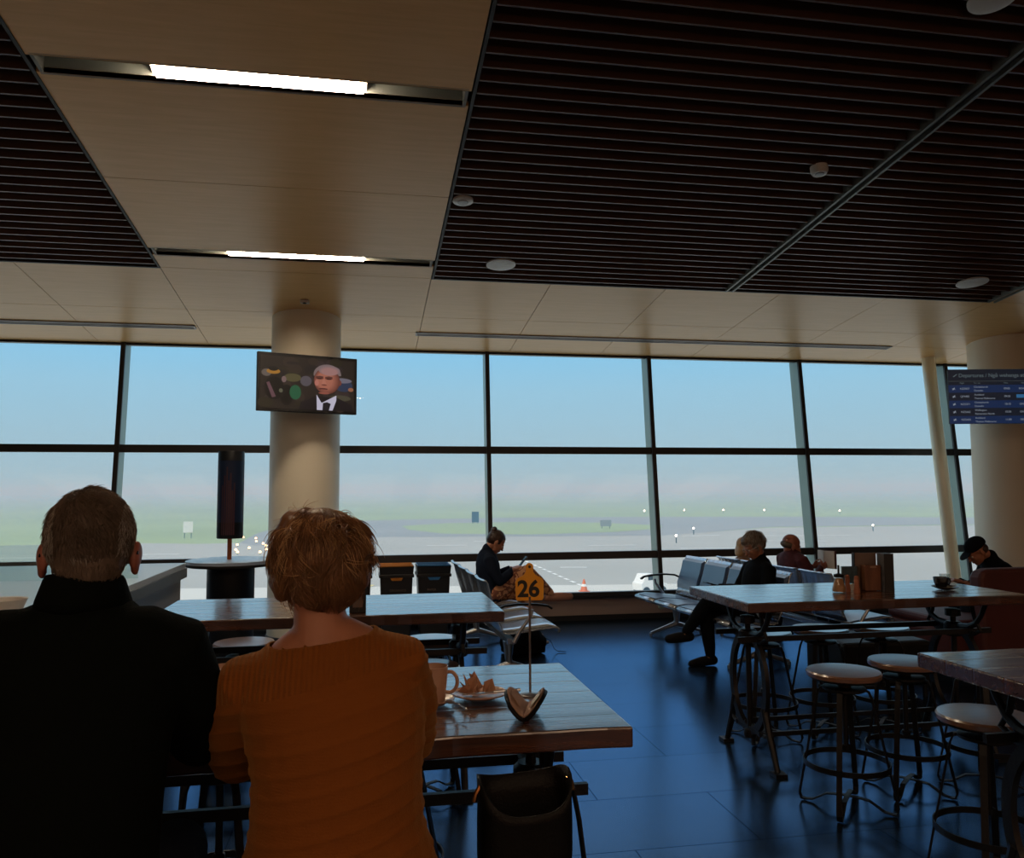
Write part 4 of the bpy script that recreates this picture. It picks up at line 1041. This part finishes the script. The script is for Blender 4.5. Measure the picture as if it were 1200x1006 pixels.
# ------------------------------------------------------------------ people
def basis(yaw=0, nod=0, roll=0):
    """head axes: x right, y facing, z up; nod>0 looks down"""
    return Matrix.Rotation(R(yaw), 3, 'Z') @ Matrix.Rotation(R(-nod), 3, 'X') @ Matrix.Rotation(R(roll), 3, 'Y')
def head_shape(mb, C, B, s=1.0, ears=True):
    C = Vector(C)
    def e(c, r, rx=0, ry=0, rz=0):
        rot = Matrix.Rotation(R(rz), 3, 'Z') @ Matrix.Rotation(R(ry), 3, 'Y') @ Matrix.Rotation(R(rx), 3, 'X')
        mb.ell(C + B @ (Vector(c) * s), [v * s for v in r], B @ rot, 20, 14)
    e((0, -.012, .030), (.076, .096, .086))            # cranium
    e((0, .030, -.030), (.060, .062, .082))            # face
    e((0, .062, -.092), (.030, .026, .022))            # chin
    e((0, .035, -.075), (.050, .050, .035))            # jaw
    e((0, .077, .012), (.048, .018, .013))             # brow
    for s_ in (-1, 1):
        e((s_ * .034, .070, -.030), (.022, .020, .020))   # cheek
    e((0, .096, -.018), (.010, .016, .028), 18)        # nose bridge
    e((0, .108, -.036), (.014, .014, .011))            # nose tip
    e((0, .091, -.062), (.022, .010, .006)); e((0, .089, -.071), (.019, .010, .006))   # lips
    if ears:
        for s_ in (-1, 1):
            e((s_ * .0845, -.008, -.014), (.010, .021, .033), -12, 0, s_ * -26)
            e((s_ * .084, -.002, -.042), (.009, .012, .014), 0, 0, s_ * -15)
def eyes(parent, C, B, s=1.0, lids=False):
    C = Vector(C)
    for s_ in (-1, 1):
        m_ = MB(); m_.ell(C + B @ (Vector((s_ * .031, .079, -.006)) * s), [.0125 * s, .010 * s, .008 * s], B, 12, 8); m_.build('eye', 'eye', parent, True)
def hand_shape(mb, W, D, N, curl=35, s=1.0, thumb=1, spread=4):
    """W wrist, D pointing along the hand, N out of the back of the hand; thumb=+1 on the D x N side"""
    W = Vector(W); D = Vector(D).normalized(); N = Vector(N); N = (N - D * N.dot(D)).normalized(); S = D.cross(N) * thumb
    palm = [W, W + D * .045 * s, W + D * .085 * s]
    mb.limb(palm, [.026 * s, .036 * s, .038 * s], 14, .42, S)
    for k, (off, ln, r) in enumerate(((.028, .070, .0085), (.010, .078, .009), (-.009, .073, .0085), (-.027, .058, .0075))):
        base = W + D * .088 * s + S * off * s; d = (D + S * math.sin(R(spread * (1.5 - k)))).normalized(); pts = [base - D * .012 * s]; a = curl * .35
        p = base
        for j, f in enumerate((.42, .32, .26)):
            pts.append(p.copy()); dd = d * math.cos(R(a)) - N * math.sin(R(a)); p = p + dd * ln * f * s; a += curl
        pts.append(p); mb.limb(pts, [r * s, r * s, r * .95 * s, r * .9 * s, r * .75 * s], 10)
    b = W + D * .025 * s + S * .026 * s
    mb.limb([b, b + (D * .5 + S * .75 - N * .3).normalized() * .036 * s, b + (D * .5 + S * .75 - N * .3).normalized() * .036 * s + (D * .85 + S * .3 - N * .5).normalized() * .052 * s], [.014 * s, .011 * s, .008 * s], 10)
def strands(name, parent, mat, C, B, rad, n, ln, keep, flow, wid=.0008, curl=.3, seed=1, lift=.35, segs=5, grav=.5, clump=0):
    """hair locks rooted on an ellipsoid; flow(p) gives the lie of the hair in head axes"""
    rg = random.Random(seed); C = Vector(C); m_ = MB(); k = 0; tries = 0
    while k < n and tries < n * 12:
        tries += 1
        u = rg.uniform(-1, 1); a = rg.uniform(0, 2 * PI); q = math.sqrt(1 - u * u)
        p = Vector((rad[0] * q * math.cos(a), rad[1] * q * math.sin(a), rad[2] * u))
        if not keep(p): continue
        nn = Vector((p.x / rad[0] ** 2, p.y / rad[1] ** 2, p.z / rad[2] ** 2)).normalized()
        d = Vector(flow(p, rg)); d = (d - nn * d.dot(nn)); d = d.normalized() if d.length > 1e-4 else nn.orthogonal()
        no = Vector((noise.noise(p * 22 + Vector((seed, 0, 0))), noise.noise(p * 22 + Vector((0, seed, 7))), noise.noise(p * 22 + Vector((3, 0, seed)))))
        d = (d + no * curl * 1.6 + nn * lift * rg.uniform(.5, 1.2) + Vector((rg.gauss(0, .1), rg.gauss(0, .1), rg.gauss(0, .1)))).normalized()
        L_ = ln * rg.uniform(.6, 1.2); pts = [p * .985]; x = p.copy()
        for j in range(segs):
            x = x + d * (L_ / segs); f = (j + 1) / segs
            e2 = (x.x / rad[0]) ** 2 + (x.y / rad[1]) ** 2 + (x.z / rad[2]) ** 2
            if e2 < 1.02: x = x * (1.03 / math.sqrt(e2)) ** 1
            pts.append(x.copy())
            nn2 = Vector((x.x / rad[0] ** 2, x.y / rad[1] ** 2, x.z / rad[2] ** 2)).normalized()
            d = (d - nn2 * d.dot(nn2) * .5 + Vector((0, 0, -grav * .25)) + no * curl * .35).normalized()
        pts = [C + B @ p_ for p_ in pts]
        m_.tube(pts, [wid * (1 - .75 * (j / segs) ** 2) for j in range(segs + 1)], 3); k += 1
    return m_.build(name, mat, parent, 'all')
def body_cloth(parent, top_fn, mat, vox=.008, smooth=5, cut=None, fn=None, name='sweater'):
    m_ = MB(); top_fn(m_); return place(name, remesh(m_, vox, smooth, fn, cut), mat, parent)

# ---- woman in the orange sweater, from behind
W = thing('person', 'person in a mustard orange knitted sweater with short strawberry blonde hair, back to us', 'person', (-.045, 1.72, 0))
def w_torso(m_, g=0.0):
    m_.loft([((.0, .02, .70), (.17 + g, 0, 0), (0, .14 + g, 0)), ((.002, .02, .76), (.188 + g, 0, 0), (0, .15 + g, 0)), ((.005, .02, .84), (.182 + g, 0, 0), (0, .15 + g, 0)), ((-.002, .03, .93), (.160 + g, 0, 0), (0, .14 + g, 0)),
            ((-.004, .04, 1.03), (.158 + g, 0, 0), (0, .140 + g, 0)), ((-.010, .05, 1.12), (.172 + g, 0, 0), (0, .140 + g, 0)), ((-.022, .055, 1.20), (.176 + g, 0, 0), (0, .122 + g, .012)),
            ((-.032, .06, 1.255), (.148 + g, 0, .016), (0, .096 + g, .015)), ((-.038, .07, 1.295), (.100 + g, 0, .012), (0, .070 + g, .015)), ((-.042, .08, 1.325), (.050 + g, 0, .006), (0, .052 + g, .01))])
W_SH = {1: [(.110, .06, 1.235), (.142, .12, 1.14), (.150, .215, 1.035)], -1: [(-.178, .06, 1.205), (-.215, .12, 1.11), (-.226, .20, 1.02)]}
def w_arms(m_, g=0.0, fore=True):
    for s in (1, -1):
        a = W_SH[s]; wr = (.085 if s > 0 else -.160, .455, 1.022)
        m_.limb([(a[0][0] - s * .03, .06, a[0][2])] + a, [.060 + g, .062 + g, .056 + g, .049 + g], 18)
        if fore: m_.limb([a[2], ((a[2][0] + wr[0]) / 2 + s * .012, .33, 1.022), wr], [.047 + g, .042 + g, .030 + g], 16)
def w_legs(m_, g=0.0):
    for s in (1, -1):
        m_.limb([(s * .09, .0, .765), (s * .10, .20, .77), (s * .11, .42, .765)], [.092 + g, .085 + g, .066 + g], 18)
        m_.limb([(s * .11, .42, .76), (s * .105, .40, .58), (s * .10, .38, .36)], [.064 + g, .058 + g, .040 + g], 16)
WC = Vector((-.050, .135, 1.425)); WB = basis(14, 20, -4)
m_ = MB(); w_torso(m_); w_arms(m_); w_legs(m_)
m_.limb([(-.040, .06, 1.26), (-.045, .085, 1.32), (-.05, .115, 1.37)], [.066, .056, .054], 18)
head_shape(m_, WC, WB, .97)
for s in (1, -1):
    hand_shape(m_, (.085 if s > 0 else -.160, .455, 1.018), (-s * .55, .8, -.05), (0, .1, 1), 28, .95, thumb=-s)
    m_.limb([(s * .10, .38, .37), (s * .10, .36, .29)], [.038, .036]); m_.limb([(s * .10, .33, .26), (s * .10, .42, .245), (s * .10, .50, .24)], [.035, .036, .028], 12, .8)
body = place('body', remesh(m_, .0055, 5), 'skin', W)
eyes(W, WC, WB, .97)
def knit_fn(co):
    z = co.z - .22 * co.x
    if z > 1.215: return 0.0
    t_ = (1.205 - z) / .041; f_ = t_ - round(t_)
    r_ = .0032 * math.exp(-(f_ / .13) ** 2) if t_ > -.3 else 0
    return r_ + .0035 * noise.noise(Vector((co.x * 6, co.y * 6, co.z * 22)))
def w_cut(co):
    x = co.x + .045
    if co.z < .745: return True
    x -= .008
    return abs(x) < .132 and co.z > 1.293 + .13 * x + .9 * max(0, abs(x) - .09) ** 1.0 * .35
def w_top(m_):
    w_torso(m_, .014); w_arms(m_, .011)
sw = body_cloth(W, w_top, 'sweater', .0055, 4, lambda c: w_cut(c) or (c.y > .44), knit_fn, 'sweater')
md = sw.modifiers.new('solid', 'SOLIDIFY'); md.thickness = .004; md.offset = -1
body_cloth(W, lambda m: (w_legs(m, .010), m.loft([((0, .0, .69), (.17, 0, 0), (0, .15, 0)), ((0, .01, .77), (.185, 0, 0), (0, .155, 0)), ((0, .02, .80), (.16, 0, 0), (0, .13, 0))])), 'denim', .010, 4, None, None, 'jeans')
for s in (1, -1):
    m_ = MB(); m_.limb([(s * .10, .325, .262), (s * .10, .42, .250), (s * .10, .51, .245)], [.043, .044, .036], 14, .85); m_.limb([(s * .10, .33, .26), (s * .10, .345, .30)], [.042, .044], 14)
    place('shoe', remesh(m_, .008, 4), 'shoe', W)
# hair: a full base shape, then loose locks
m_ = MB()
def he(c, r, rot=None): m_.ell(WC + WB @ Vector(c), r, WB, 24, 16)
he((0, -.022, .040), (.097, .108, .090)); he((0, -.055, .012), (.090, .080, .082)); he((0, -.070, -.030), (.066, .050, .060)); he((.02, .0, .075), (.070, .085, .058)); he((-.03, -.02, .078), (.062, .08, .060))
he((.085, .0, .0), (.022, .055, .058)); he((-.085, .005, .0), (.022, .055, .055)); he((0, -.060, -.055), (.044, .032, .032))
hb = remesh(m_, .006, 6, lambda co: .0055 * noise.noise(co * 30) + .003 * noise.noise(co * 75), lambda co: ((WB.transposed() @ (Vector(co) - WC)).y > .055 and (WB.transposed() @ (Vector(co) - WC)).z < .045))
hair = place('hair', hb, 'hairginger', W)
def wkeep(p): return not (p.y > .05 and p.z < .03) and p.z > -.075
def wflow(p, rg):
    a = math.atan2(p.x, -p.y); return Vector((p.x * 6 + .35 * math.sin(p.z * 60), p.y * 3, -1.0 + .5 * math.sin(a * 5 + p.z * 30)))
for nm, mt, n_, cl, sd_, wd in (('hair_strand', 'hairginger', 2400, .75, 3, .0010), ('hair_highlight', 'hairgold', 850, .95, 9, .0009)):
    o = strands(nm, hair, mt, WC + WB @ Vector((0, -.025, .028)), WB, (.102, .112, .097), n_, .060, wkeep, wflow, wd, cl, sd_, .32, 6, .7)
o = strands('nape_hair', hair, 'hairginger', WC + WB @ Vector((0, -.052, -.024)), WB, (.082, .076, .076), 2600, .030, lambda p: p.z < .04 and p.y < .0 and p.z > -.066, lambda p, rg: (p.x * -4, 0, -1), .0008, .45, 5, .14, 5, .5)
for s in (-1, 1):
    m_ = MB(); c = WC + WB @ Vector((s * .088, .008, -.052)); m_.ell(c, (.004, .004, .005), n=10, m=6); m_.build('earring', 'gold', W, True)

# ---- man in the dark coat
G = thing('person', 'person in a near black wool coat with short grey hair at the far left', 'person', (-.55, 1.62, 0))
def g_torso(m_, g=0.0):
    m_.loft([((0, .0, .70), (.165 + g, 0, 0), (0, .135 + g, 0)), ((0, .01, .80), (.170 + g, 0, 0), (0, .14 + g, 0)), ((0, .03, .95), (.162 + g, 0, 0), (0, .13 + g, 0)), ((0, .06, 1.08), (.168 + g, 0, 0), (0, .128 + g, 0)),
            ((0, .09, 1.20), (.178 + g, 0, 0), (0, .122 + g, 0)), ((0, .11, 1.28), (.170 + g, 0, 0), (0, .105 + g, .01)), ((0, .125, 1.335), (.130 + g, 0, 0), (0, .082 + g, .01)), ((0, .135, 1.38), (.074 + g, 0, 0), (0, .060 + g, .01))])
def g_arms(m_, g=0.0):
    for s in (1, -1):
        m_.limb([(s * .12, .11, 1.305), (s * .172, .12, 1.288), (s * .198, .18, 1.18), (s * .205, .27, 1.085)], [.056 + g, .060 + g, .056 + g, .050 + g], 18)
        m_.limb([(s * .205, .27, 1.08), (s * .17, .44, 1.035), (s * .10, .60, 1.022)], [.048 + g, .040 + g, .030 + g], 16)
def g_legs(m_, g=0.0):
    for s in (1, -1):
        m_.limb([(s * .09, .02, .765), (s * .11, .25, .765), (s * .12, .48, .755)], [.090 + g, .082 + g, .062 + g], 18)
        m_.limb([(s * .12, .48, .75), (s * .115, .45, .55), (s * .11, .42, .30)], [.060 + g, .054 + g, .038 + g], 16)
GC = Vector((0.0, .185, 1.482)); GB = basis(12, 8, 0)
m_ = MB(); g_torso(m_); g_arms(m_); g_legs(m_)
m_.limb([(0, .12, 1.33), (0, .14, 1.38), (0, .165, 1.43)], [.066, .060, .058], 18)
head_shape(m_, GC, GB, 1.0)
for s in (1, -1):
    hand_shape(m_, (s * .10, .60, 1.018), (-s * .6, .75, -.03), (0, 0, 1), 30, 1.05, thumb=-s)
    m_.limb([(s * .11, .42, .31), (s * .11, .41, .26)], [.038, .036])
place('body', remesh(m_, .0055, 5), 'skinred', G)
eyes(G, GC, GB, 1.03)
def g_coat(m_):
    g_torso(m_, .020); g_arms(m_, .018)
    m_.loft([((0, .13, 1.33), (.100, 0, 0), (0, .085, .01)), ((0, .14, 1.37), (.082, 0, 0), (0, .078, .01)), ((0, .150, 1.40), (.070, 0, 0), (0, .072, .012)), ((0, .158, 1.425), (.064, 0, 0), (0, .070, .012))])
body_cloth(G, g_coat, 'coat', .0065, 4, lambda c: c.y > .585, lambda c: .003 * noise.noise(c * 14), 'coat')
cl = MB()
for rr in ((.080, 1.425), (.078, 1.44), (.070, 1.442), (.062, 1.43)):
    pass
rs = []
for k in range(28):
    a = R(-200 + 220 * k / 27); c, s = math.cos(a), math.sin(a)
    rs.append([(r_ * c, .158 + r_ * s * 1.05, z - .012 * s) for r_, z in ((.094, 1.352), (.087, 1.385), (.074, 1.425), (.069, 1.433), (.064, 1.425), (.066, 1.38))])
cl.rings(rs).build('collar', 'coat', G, 'all')
body_cloth(G, lambda m: g_legs(m, .012), 'denim', .010, 4, None, None, 'trousers')
for s in (1, -1):
    m_ = MB(); m_.limb([(s * .11, .385, .252), (s * .11, .49, .245), (s * .11, .60, .245)], [.043, .044, .036], 14, .85); m_.limb([(s * .11, .40, .26), (s * .11, .41, .30)], [.042, .046], 14)
    place('shoe', remesh(m_, .008, 4), 'shoe', G)
m_ = MB()
m_.ell(GC + GB @ Vector((0, -.014, .034)), (.0795, .103, .0905), GB, 24, 16); m_.ell(GC + GB @ Vector((0, -.045, -.01)), (.070, .064, .07), GB, 24, 16); m_.ell(GC + GB @ Vector((0, -.058, -.045)), (.056, .045, .045), GB, 20, 12)
gi = lambda co: GB.transposed() @ (Vector(co) - GC)
hb = remesh(m_, .006, 5, lambda co: .0016 * noise.noise(co * 60), lambda co: (gi(co).y > .045 and gi(co).z < .075) or (abs(gi(co).x) > .066 and gi(co).z < -.0 and gi(co).y > -.035))
hair = place('hair', hb, 'hairgrey', G)
def gkeep(p): return not (p.y > .045 and p.z < .045) and p.z > -.075 and not (abs(p.x) > .066 and p.z < -.02 and p.y > -.02)
strands('hair_strand', hair, 'hairgrey', GC + GB @ Vector((0, -.016, .026)), GB, (.0805, .105, .098), 5200, .020, gkeep, lambda p, rg: (p.x * 4 + .4, .1, -1.0), .0007, .25, 21, .28, 3, .3)
strands('silver_side_hair', hair, 'hairsilver', GC + GB @ Vector((0, -.016, .026)), GB, (.081, .106, .098), 3000, .018, lambda p: gkeep(p) and (abs(p.x) > .058 or p.z < -.045), lambda p, rg: (0, -.5, -1.0), .0007, .2, 22, .25, 3, .3)
strands('nape_hair', hair, 'hairgrey', GC + GB @ Vector((0, -.050, -.038)), GB, (.060, .052, .058), 900, .012, lambda p: p.z < .01 and p.y < .0, lambda p, rg: (0, 0, -1), .0006, .2, 23, .2, 3, .3)
m_ = MB()
for s in (1, -1): m_.tube([GC + GB @ Vector((s * .088, -.022, -.012)), GC + GB @ Vector((s * .087, .0, .010)), GC + GB @ Vector((s * .082, .05, .006)), GC + GB @ Vector((s * .07, .096, .0))], .0022, 8)
m_.build('glasses_arm', 'phone', G, True)

# ---- generic seated traveller: faces +Y of its own axes, seat height .44
def traveller(lab,  loc, rz, top='blackcloth', legs='denim', skin='skin', nod=25, yaw=0, lean=.06, cross=0, hands='phone', hairm=None, feet='shoe', sc_=1.0, bust=.0, reach=.30, armz=.66, headoff=(0, 0, 0), headroll=0, topname='jacket', legset=None):
    t = thing('person', lab, 'person', loc, rz)
    S = sc_
    def V(x, y, z): return Vector((x * S, y * S, z * S if z > .5 else z))
    yh = lean
    def torso(m_, g=0.0):
        m_.loft([(V(0, .0, .44), (.15 + g, 0, 0), (0, .11 + g, 0)), (V(0, .0, .50), (.165 + g, 0, 0), (0, .13 + g, 0)), (V(0, yh * .2, .60), (.145 + g, 0, 0), (0, .115 + g, 0)), (V(0, yh * .5, .72), (.150 + g, 0, 0), (0, .115 + g, 0)),
                (V(0, yh * .8, .82), (.160 + g, 0, 0), (0, .110 + g, 0)), (V(0, yh, .89), (.150 + g, 0, 0), (0, .092 + g, 0)), (V(0, yh * 1.2, .935), (.10 + g, 0, 0), (0, .07 + g, 0)), (V(0, yh * 1.3, .965), (.052 + g, 0, 0), (0, .052 + g, 0))])
    WR = {s: V(s * .07, yh + reach, armz + .04) for s in (1, -1)}
    def arms(m_, g=0.0):
        for s in (1, -1):
            e = V(s * .215, yh + .10, .66)
            m_.limb([V(s * .11, yh, .885), V(s * .165, yh, .87), V(s * .205, yh + .03, .77), e], [.048 + g, .054 + g, .048 + g, .042 + g], 14)
            m_.limb([e, (e + WR[s]) / 2 + Vector((s * .01, 0, -.005)), WR[s]], [.041 + g, .036 + g, .026 + g], 14)
    LG = {}
    for s in (1, -1):
        hip = V(s * .09, .0, .50); kn = V(s * .10, .44, .50); an = V(s * .10, .40, .10); toe = V(s * .11, .55, .03)
        if cross == s:
            kn = V(s * .02, .46, .60); an = V(-s * .16, .60, .31); toe = V(-s * .20, .73, .25)
        if legset and s in legset: kn, an, toe = [V(*q_) for q_ in legset[s]]
        LG[s] = (hip, kn, an, toe)
    def lg(m_, g=0.0):
        for s in (1, -1):
            h_, k_, a_, q_ = LG[s]
            m_.limb([h_, (h_ + k_) / 2 + Vector((0, 0, .005)), k_], [.080 + g, .073 + g, .056 + g], 14); m_.limb([k_, (k_ * .6 + a_ * .4), a_], [.055 + g, .054 + g, .034 + g], 14)
    C_ = V(headoff[0], yh * 1.3 + .05 + headoff[1], 1.085 + headoff[2]); B_ = basis(yaw, nod, headroll)
    m_ = MB(); torso(m_); arms(m_); lg(m_); m_.limb([V(0, yh * 1.25, .93), V(0, yh * 1.3 + .015, .99), C_ + B_ @ Vector((0, -.02, -.05))], [.055, .050, .050], 14)
    head_shape(m_, C_, B_, .98)
    for s in (1, -1):
        hand_shape(m_, WR[s], (-s * .35, .85, .25), (s * .2, -.1, .9) if hands != 'book' else (s * .9, .3, .1), 32, .95, thumb=-s)
        h_, k_, a_, q_ = LG[s]; m_.limb([a_, a_ * .9 + q_ * .1 - Vector((0, 0, .02))], [.032, .034])
        m_.limb([a_ - Vector((0, .02, .045)), (a_ + q_) / 2 - Vector((0, 0, .03)), q_ + Vector((0, 0, .0))], [.030, .034, .026], 12, .75)
    place('body', remesh(m_, .0065, 4), skin, t)
    eyes(t, C_, B_, .98)
    body_cloth(t, lambda m: (torso(m, .016), arms(m, .014), m.limb([V(0, yh * 1.25, .94), V(0, yh * 1.3 + .01, .985)], [.066, .058], 16)), top, .009, 3, lambda c: False if c.y < max(WR[1].y - .015, .2) else c.z > .55 * S, lambda c: .004 * noise.noise(c * 16), topname)
    body_cloth(t, lambda m: lg(m, .013), legs, .010, 3, None, lambda c: .003 * noise.noise(c * 18), 'trousers')
    for s in (1, -1):
        h_, k_, a_, q_ = LG[s]; m_ = MB(); m_.limb([a_ - Vector((0, .03, .052)), (a_ + q_) / 2 - Vector((0, 0, .028)), q_ + (q_ - a_).normalized() * .03], [.044, .050, .041], 14, .85); m_.limb([a_ - Vector((0, .02, .045)), a_ + Vector((0, 0, -.012))], [.040, .040], 12)
        if cross != s: m_.v = [(x, y, max(z, .002)) for x, y, z in m_.v]
        o_ = remesh(m_, .008, 3)
        place('shoe' if feet == 'shoe' else 'boot', o_, feet, t)
    return t, C_, B_, WR

# woman with a bun, left bench, facing right
t, C_, B_, WR = traveller('person with a hair bun and navy top looking down at a phone', (1.31, 8.66, 0), R(-90), 'navycloth', 'cargo', 'skin', nod=38, lean=-.02, cross=1, feet='boot', hands='phone', reach=.27, armz=.72, headoff=(0, .055, -.03), topname='jumper', legset={1: ((.06, .40, .74), (.0, .66, .50), (.0, .85, .46))})
m_ = MB(); m_.ell(C_ + B_ @ Vector((0, -.020, .034)), (.084, .100, .088), B_, 20, 14); m_.ell(C_ + B_ @ Vector((0, -.05, -.005)), (.076, .065, .065), B_, 20, 12)
bi = lambda co: B_.transposed() @ (Vector(co) - C_)
hr = place('hair', remesh(m_, .007, 4, lambda c: .003 * noise.noise(c * 50), lambda co: bi(co).y > .040 and bi(co).z < .060), 'hairbrown', t)
m_ = MB(); m_.ell(C_ + B_ @ Vector((0, -.095, .085)), (.038, .034, .036), B_, 18, 12); place('bun', remesh(m_, .006, 2, lambda c: .004 * noise.noise(c * 70)), 'hairbrown', hr)
ph = thing('mobile_phone', 'dark mobile phone held by the person with the bun', 'phone', (1.31 + .36, 8.66, .83), R(-90)); MB().box((0, 0, 0), (.075, .012, .15), Matrix.Rotation(R(-38), 3, 'X')).build('case', 'phone', ph, bevel=.003); MB().box((0, -.0068, 0), (.068, .001, .138), Matrix.Rotation(R(-38), 3, 'X')).build('screen', 'steelpaint', ph)

# woman with glasses, right bench, facing left
def rot_pt(loc, rz, p):
    return Vector(loc) + Matrix.Rotation(rz, 3, 'Z') @ Vector(p)
LW = (3.52, 7.05, 0); RW = R(94)
t, C_, B_, WR = traveller('person in black with short grey hair and glasses, legs crossed, on the right bench', LW, RW, 'blackcloth', 'blackcloth', 'skin', nod=30, lean=-.06, cross=-1, reach=.38, armz=.66, headoff=(0, .02, .0))
m_ = MB(); m_.ell(C_ + B_ @ Vector((0, -.018, .038)), (.090, .106, .092), B_, 20, 14); m_.ell(C_ + B_ @ Vector((0, -.05, -.005)), (.083, .070, .075), B_, 20, 12); m_.ell(C_ + B_ @ Vector((0, .045, .070)), (.06, .05, .04), B_, 16, 10)
bj = lambda co: B_.transposed() @ (Vector(co) - C_)
hr = place('hair', remesh(m_, .007, 4, lambda c: .004 * noise.noise(c * 45), lambda co: bj(co).y > .052 and bj(co).z < .045), 'hairgrey', t)
strands('hair_strand', hr, 'hairsilver', C_ + B_ @ Vector((0, -.02, .03)), B_, (.092, .110, .098), 900, .035, lambda p: not (p.y > .06 and p.z < .02) and p.z > -.07, lambda p, rg: (p.x * 5, .8, -.8), .0010, .5, 31, .3, 4, .4)
gl = MB()
for s in (1, -1):
    q = [C_ + B_ @ Vector((s * .032 + .021 * math.cos(2 * PI * k / 20), .094, -.004 + .017 * math.sin(2 * PI * k / 20))) for k in range(20)]
    gl.tube(q, .0016, 6, closed=True); gl.tube([C_ + B_ @ Vector((s * .053, .092, .0)), C_ + B_ @ Vector((s * .078, .06, .002)), C_ + B_ @ Vector((s * .084, -.01, .0))], .0016, 6)
gl.tube([C_ + B_ @ Vector((-.011, .095, 0)), C_ + B_ @ Vector((.011, .095, 0))], .0016, 6); gl.build('glasses', 'steel', t, True)
p0 = rot_pt(LW, RW, (0, .42, .70)); ph = thing('mobile_phone', 'dark mobile phone in the hands of the person with glasses', 'phone', p0 + Vector((0, 0, .045)), RW); MB().box((0, 0, 0), (.075, .15, .010), Matrix.Rotation(R(15), 3, 'X')).build('case', 'phone', ph, bevel=.003); MB().box((0, 0, .0058), (.068, .138, .001), Matrix.Rotation(R(15), 3, 'X')).build('screen', 'steelpaint', ph)

# bald reader, second bench, facing right
LB = (4.40, 7.92, 0); RB = R(-84)
t, C_, B_, WR = traveller('bald person in a dark red plaid shirt reading a book, facing away to the right', LB, RB, 'plaid', 'denim', 'skinred', nod=18, yaw=-12, lean=-.01, reach=.30, armz=.74, hands='book', headoff=(0, -.05, -.07), topname='shirt')
m_ = MB(); m_.ell(C_ + B_ @ Vector((0, -.035, -.005)), (.0795, .082, .045), B_, 20, 12)
bk_ = B_.copy(); ck_ = C_.copy()
place('hair', remesh(m_, .007, 3, None, lambda co: (bk_.transposed() @ (Vector(co) - ck_)).y > .02), 'hairgrey', t)
pb = rot_pt(LB, RB, (0, .40, .86)); b = thing('book', 'open book held up by the bald reader', 'book', pb, RB + R(8))
for s in (1, -1):
    MB().box((s * .062, .012, 0), (.125, .004, .19), Matrix.Rotation(R(s * 16), 3, 'Z')).build('cover', 'maroonedge', b); MB().box((s * .058, -.006, 0), (.115, .012, .18), Matrix.Rotation(R(s * 16), 3, 'Z')).build('pages', 'paper', b)

# blonde traveller, mostly hidden
LK = (4.20, 8.62, 0)
t, C_, B_, WR = traveller('person with blonde hair mostly hidden behind the one with glasses', LK, R(-84), 'brownpaper', 'denim', 'skin', nod=20, lean=-.02, sc_=.87, headoff=(0, 0, .0), topname='jumper')
m_ = MB(); m_.ell(C_ + B_ @ Vector((0, -.020, .030)), (.088, .104, .090), B_, 20, 14); m_.ell(C_ + B_ @ Vector((0, -.055, -.04)), (.08, .055, .09), B_, 20, 12)
bl_ = B_.copy(); cl_ = C_.copy()
place('hair', remesh(m_, .007, 4, lambda c: .004 * noise.noise(c * 50), lambda co: (bl_.transposed() @ (Vector(co) - cl_)).y > .045 and (bl_.transposed() @ (Vector(co) - cl_)).z < .05), 'hairgold', t)

# man in a black cap on the booth, facing left
LC_ = (5.82, 6.62, 0)
t, C_, B_, WR = traveller('person in a black cap and dark hooded jacket slumped in the maroon booth', LC_, R(78), 'blackcloth', 'denim', 'skin', nod=38, lean=.12, reach=.30, armz=.70, headoff=(0, .08, -.06))
m_ = MB(); m_.ell(C_ + B_ @ Vector((0, -.020, .048)), (.086, .104, .078), B_, 22, 14)
bc_ = B_.copy(); cc_ = C_.copy()
cp = place('cap', remesh(m_, .006, 4, None, lambda co: (bc_.transposed() @ (Vector(co) - cc_)).z < .022), 'blackcloth', t)
m_ = MB(); m_.loft([(C_ + B_ @ Vector((0, .10, .030)), B_ @ Vector((.068, 0, 0)), B_ @ Vector((0, .062, -.012))), (C_ + B_ @ Vector((0, .10, .036)), B_ @ Vector((.066, 0, 0)), B_ @ Vector((0, .060, -.012)))]); m_.build('cap_peak', 'blackcloth', cp, True)
m_ = MB(); m_.ell(C_ + B_ @ Vector((0, -.045, -.010)), (.078, .062, .05), B_, 20, 12); place('hair', remesh(m_, .007, 3, None, lambda co: (bc_.transposed() @ (Vector(co) - cc_)).y > .005), 'hairbrown', t)
m_ = MB(); m_.loft([((0, .12, .90), (.11, 0, 0), (0, .080, .02)), ((0, .11, .93), (.105, 0, 0), (0, .075, .03)), ((0, .12, .955), (.075, 0, 0), (0, .055, .03))]); place('hood', remesh(m_, .009, 4, lambda c: .006 * noise.noise(c * 20)), 'blackcloth', t)

# person at the right picture edge
LE = (6.42, 6.30, 0)
t, C_, B_, WR = traveller('person at the right picture edge with blonde hair, mostly cut off', LE, R(100), 'brownpaper', 'denim', 'skin', nod=8, lean=.04, sc_=1.04, topname='jumper')
m_ = MB(); m_.ell(C_ + B_ @ Vector((0, -.020, .030)), (.090, .106, .092), B_, 20, 14); m_.ell(C_ + B_ @ Vector((0, -.055, -.04)), (.085, .06, .09), B_, 20, 12)
be_ = B_.copy(); ce_ = C_.copy()
place('hair', remesh(m_, .007, 4, lambda c: .004 * noise.noise(c * 50), lambda co: (be_.transposed() @ (Vector(co) - ce_)).y > .045 and (be_.transposed() @ (Vector(co) - ce_)).z < .05), 'hairgold', t)
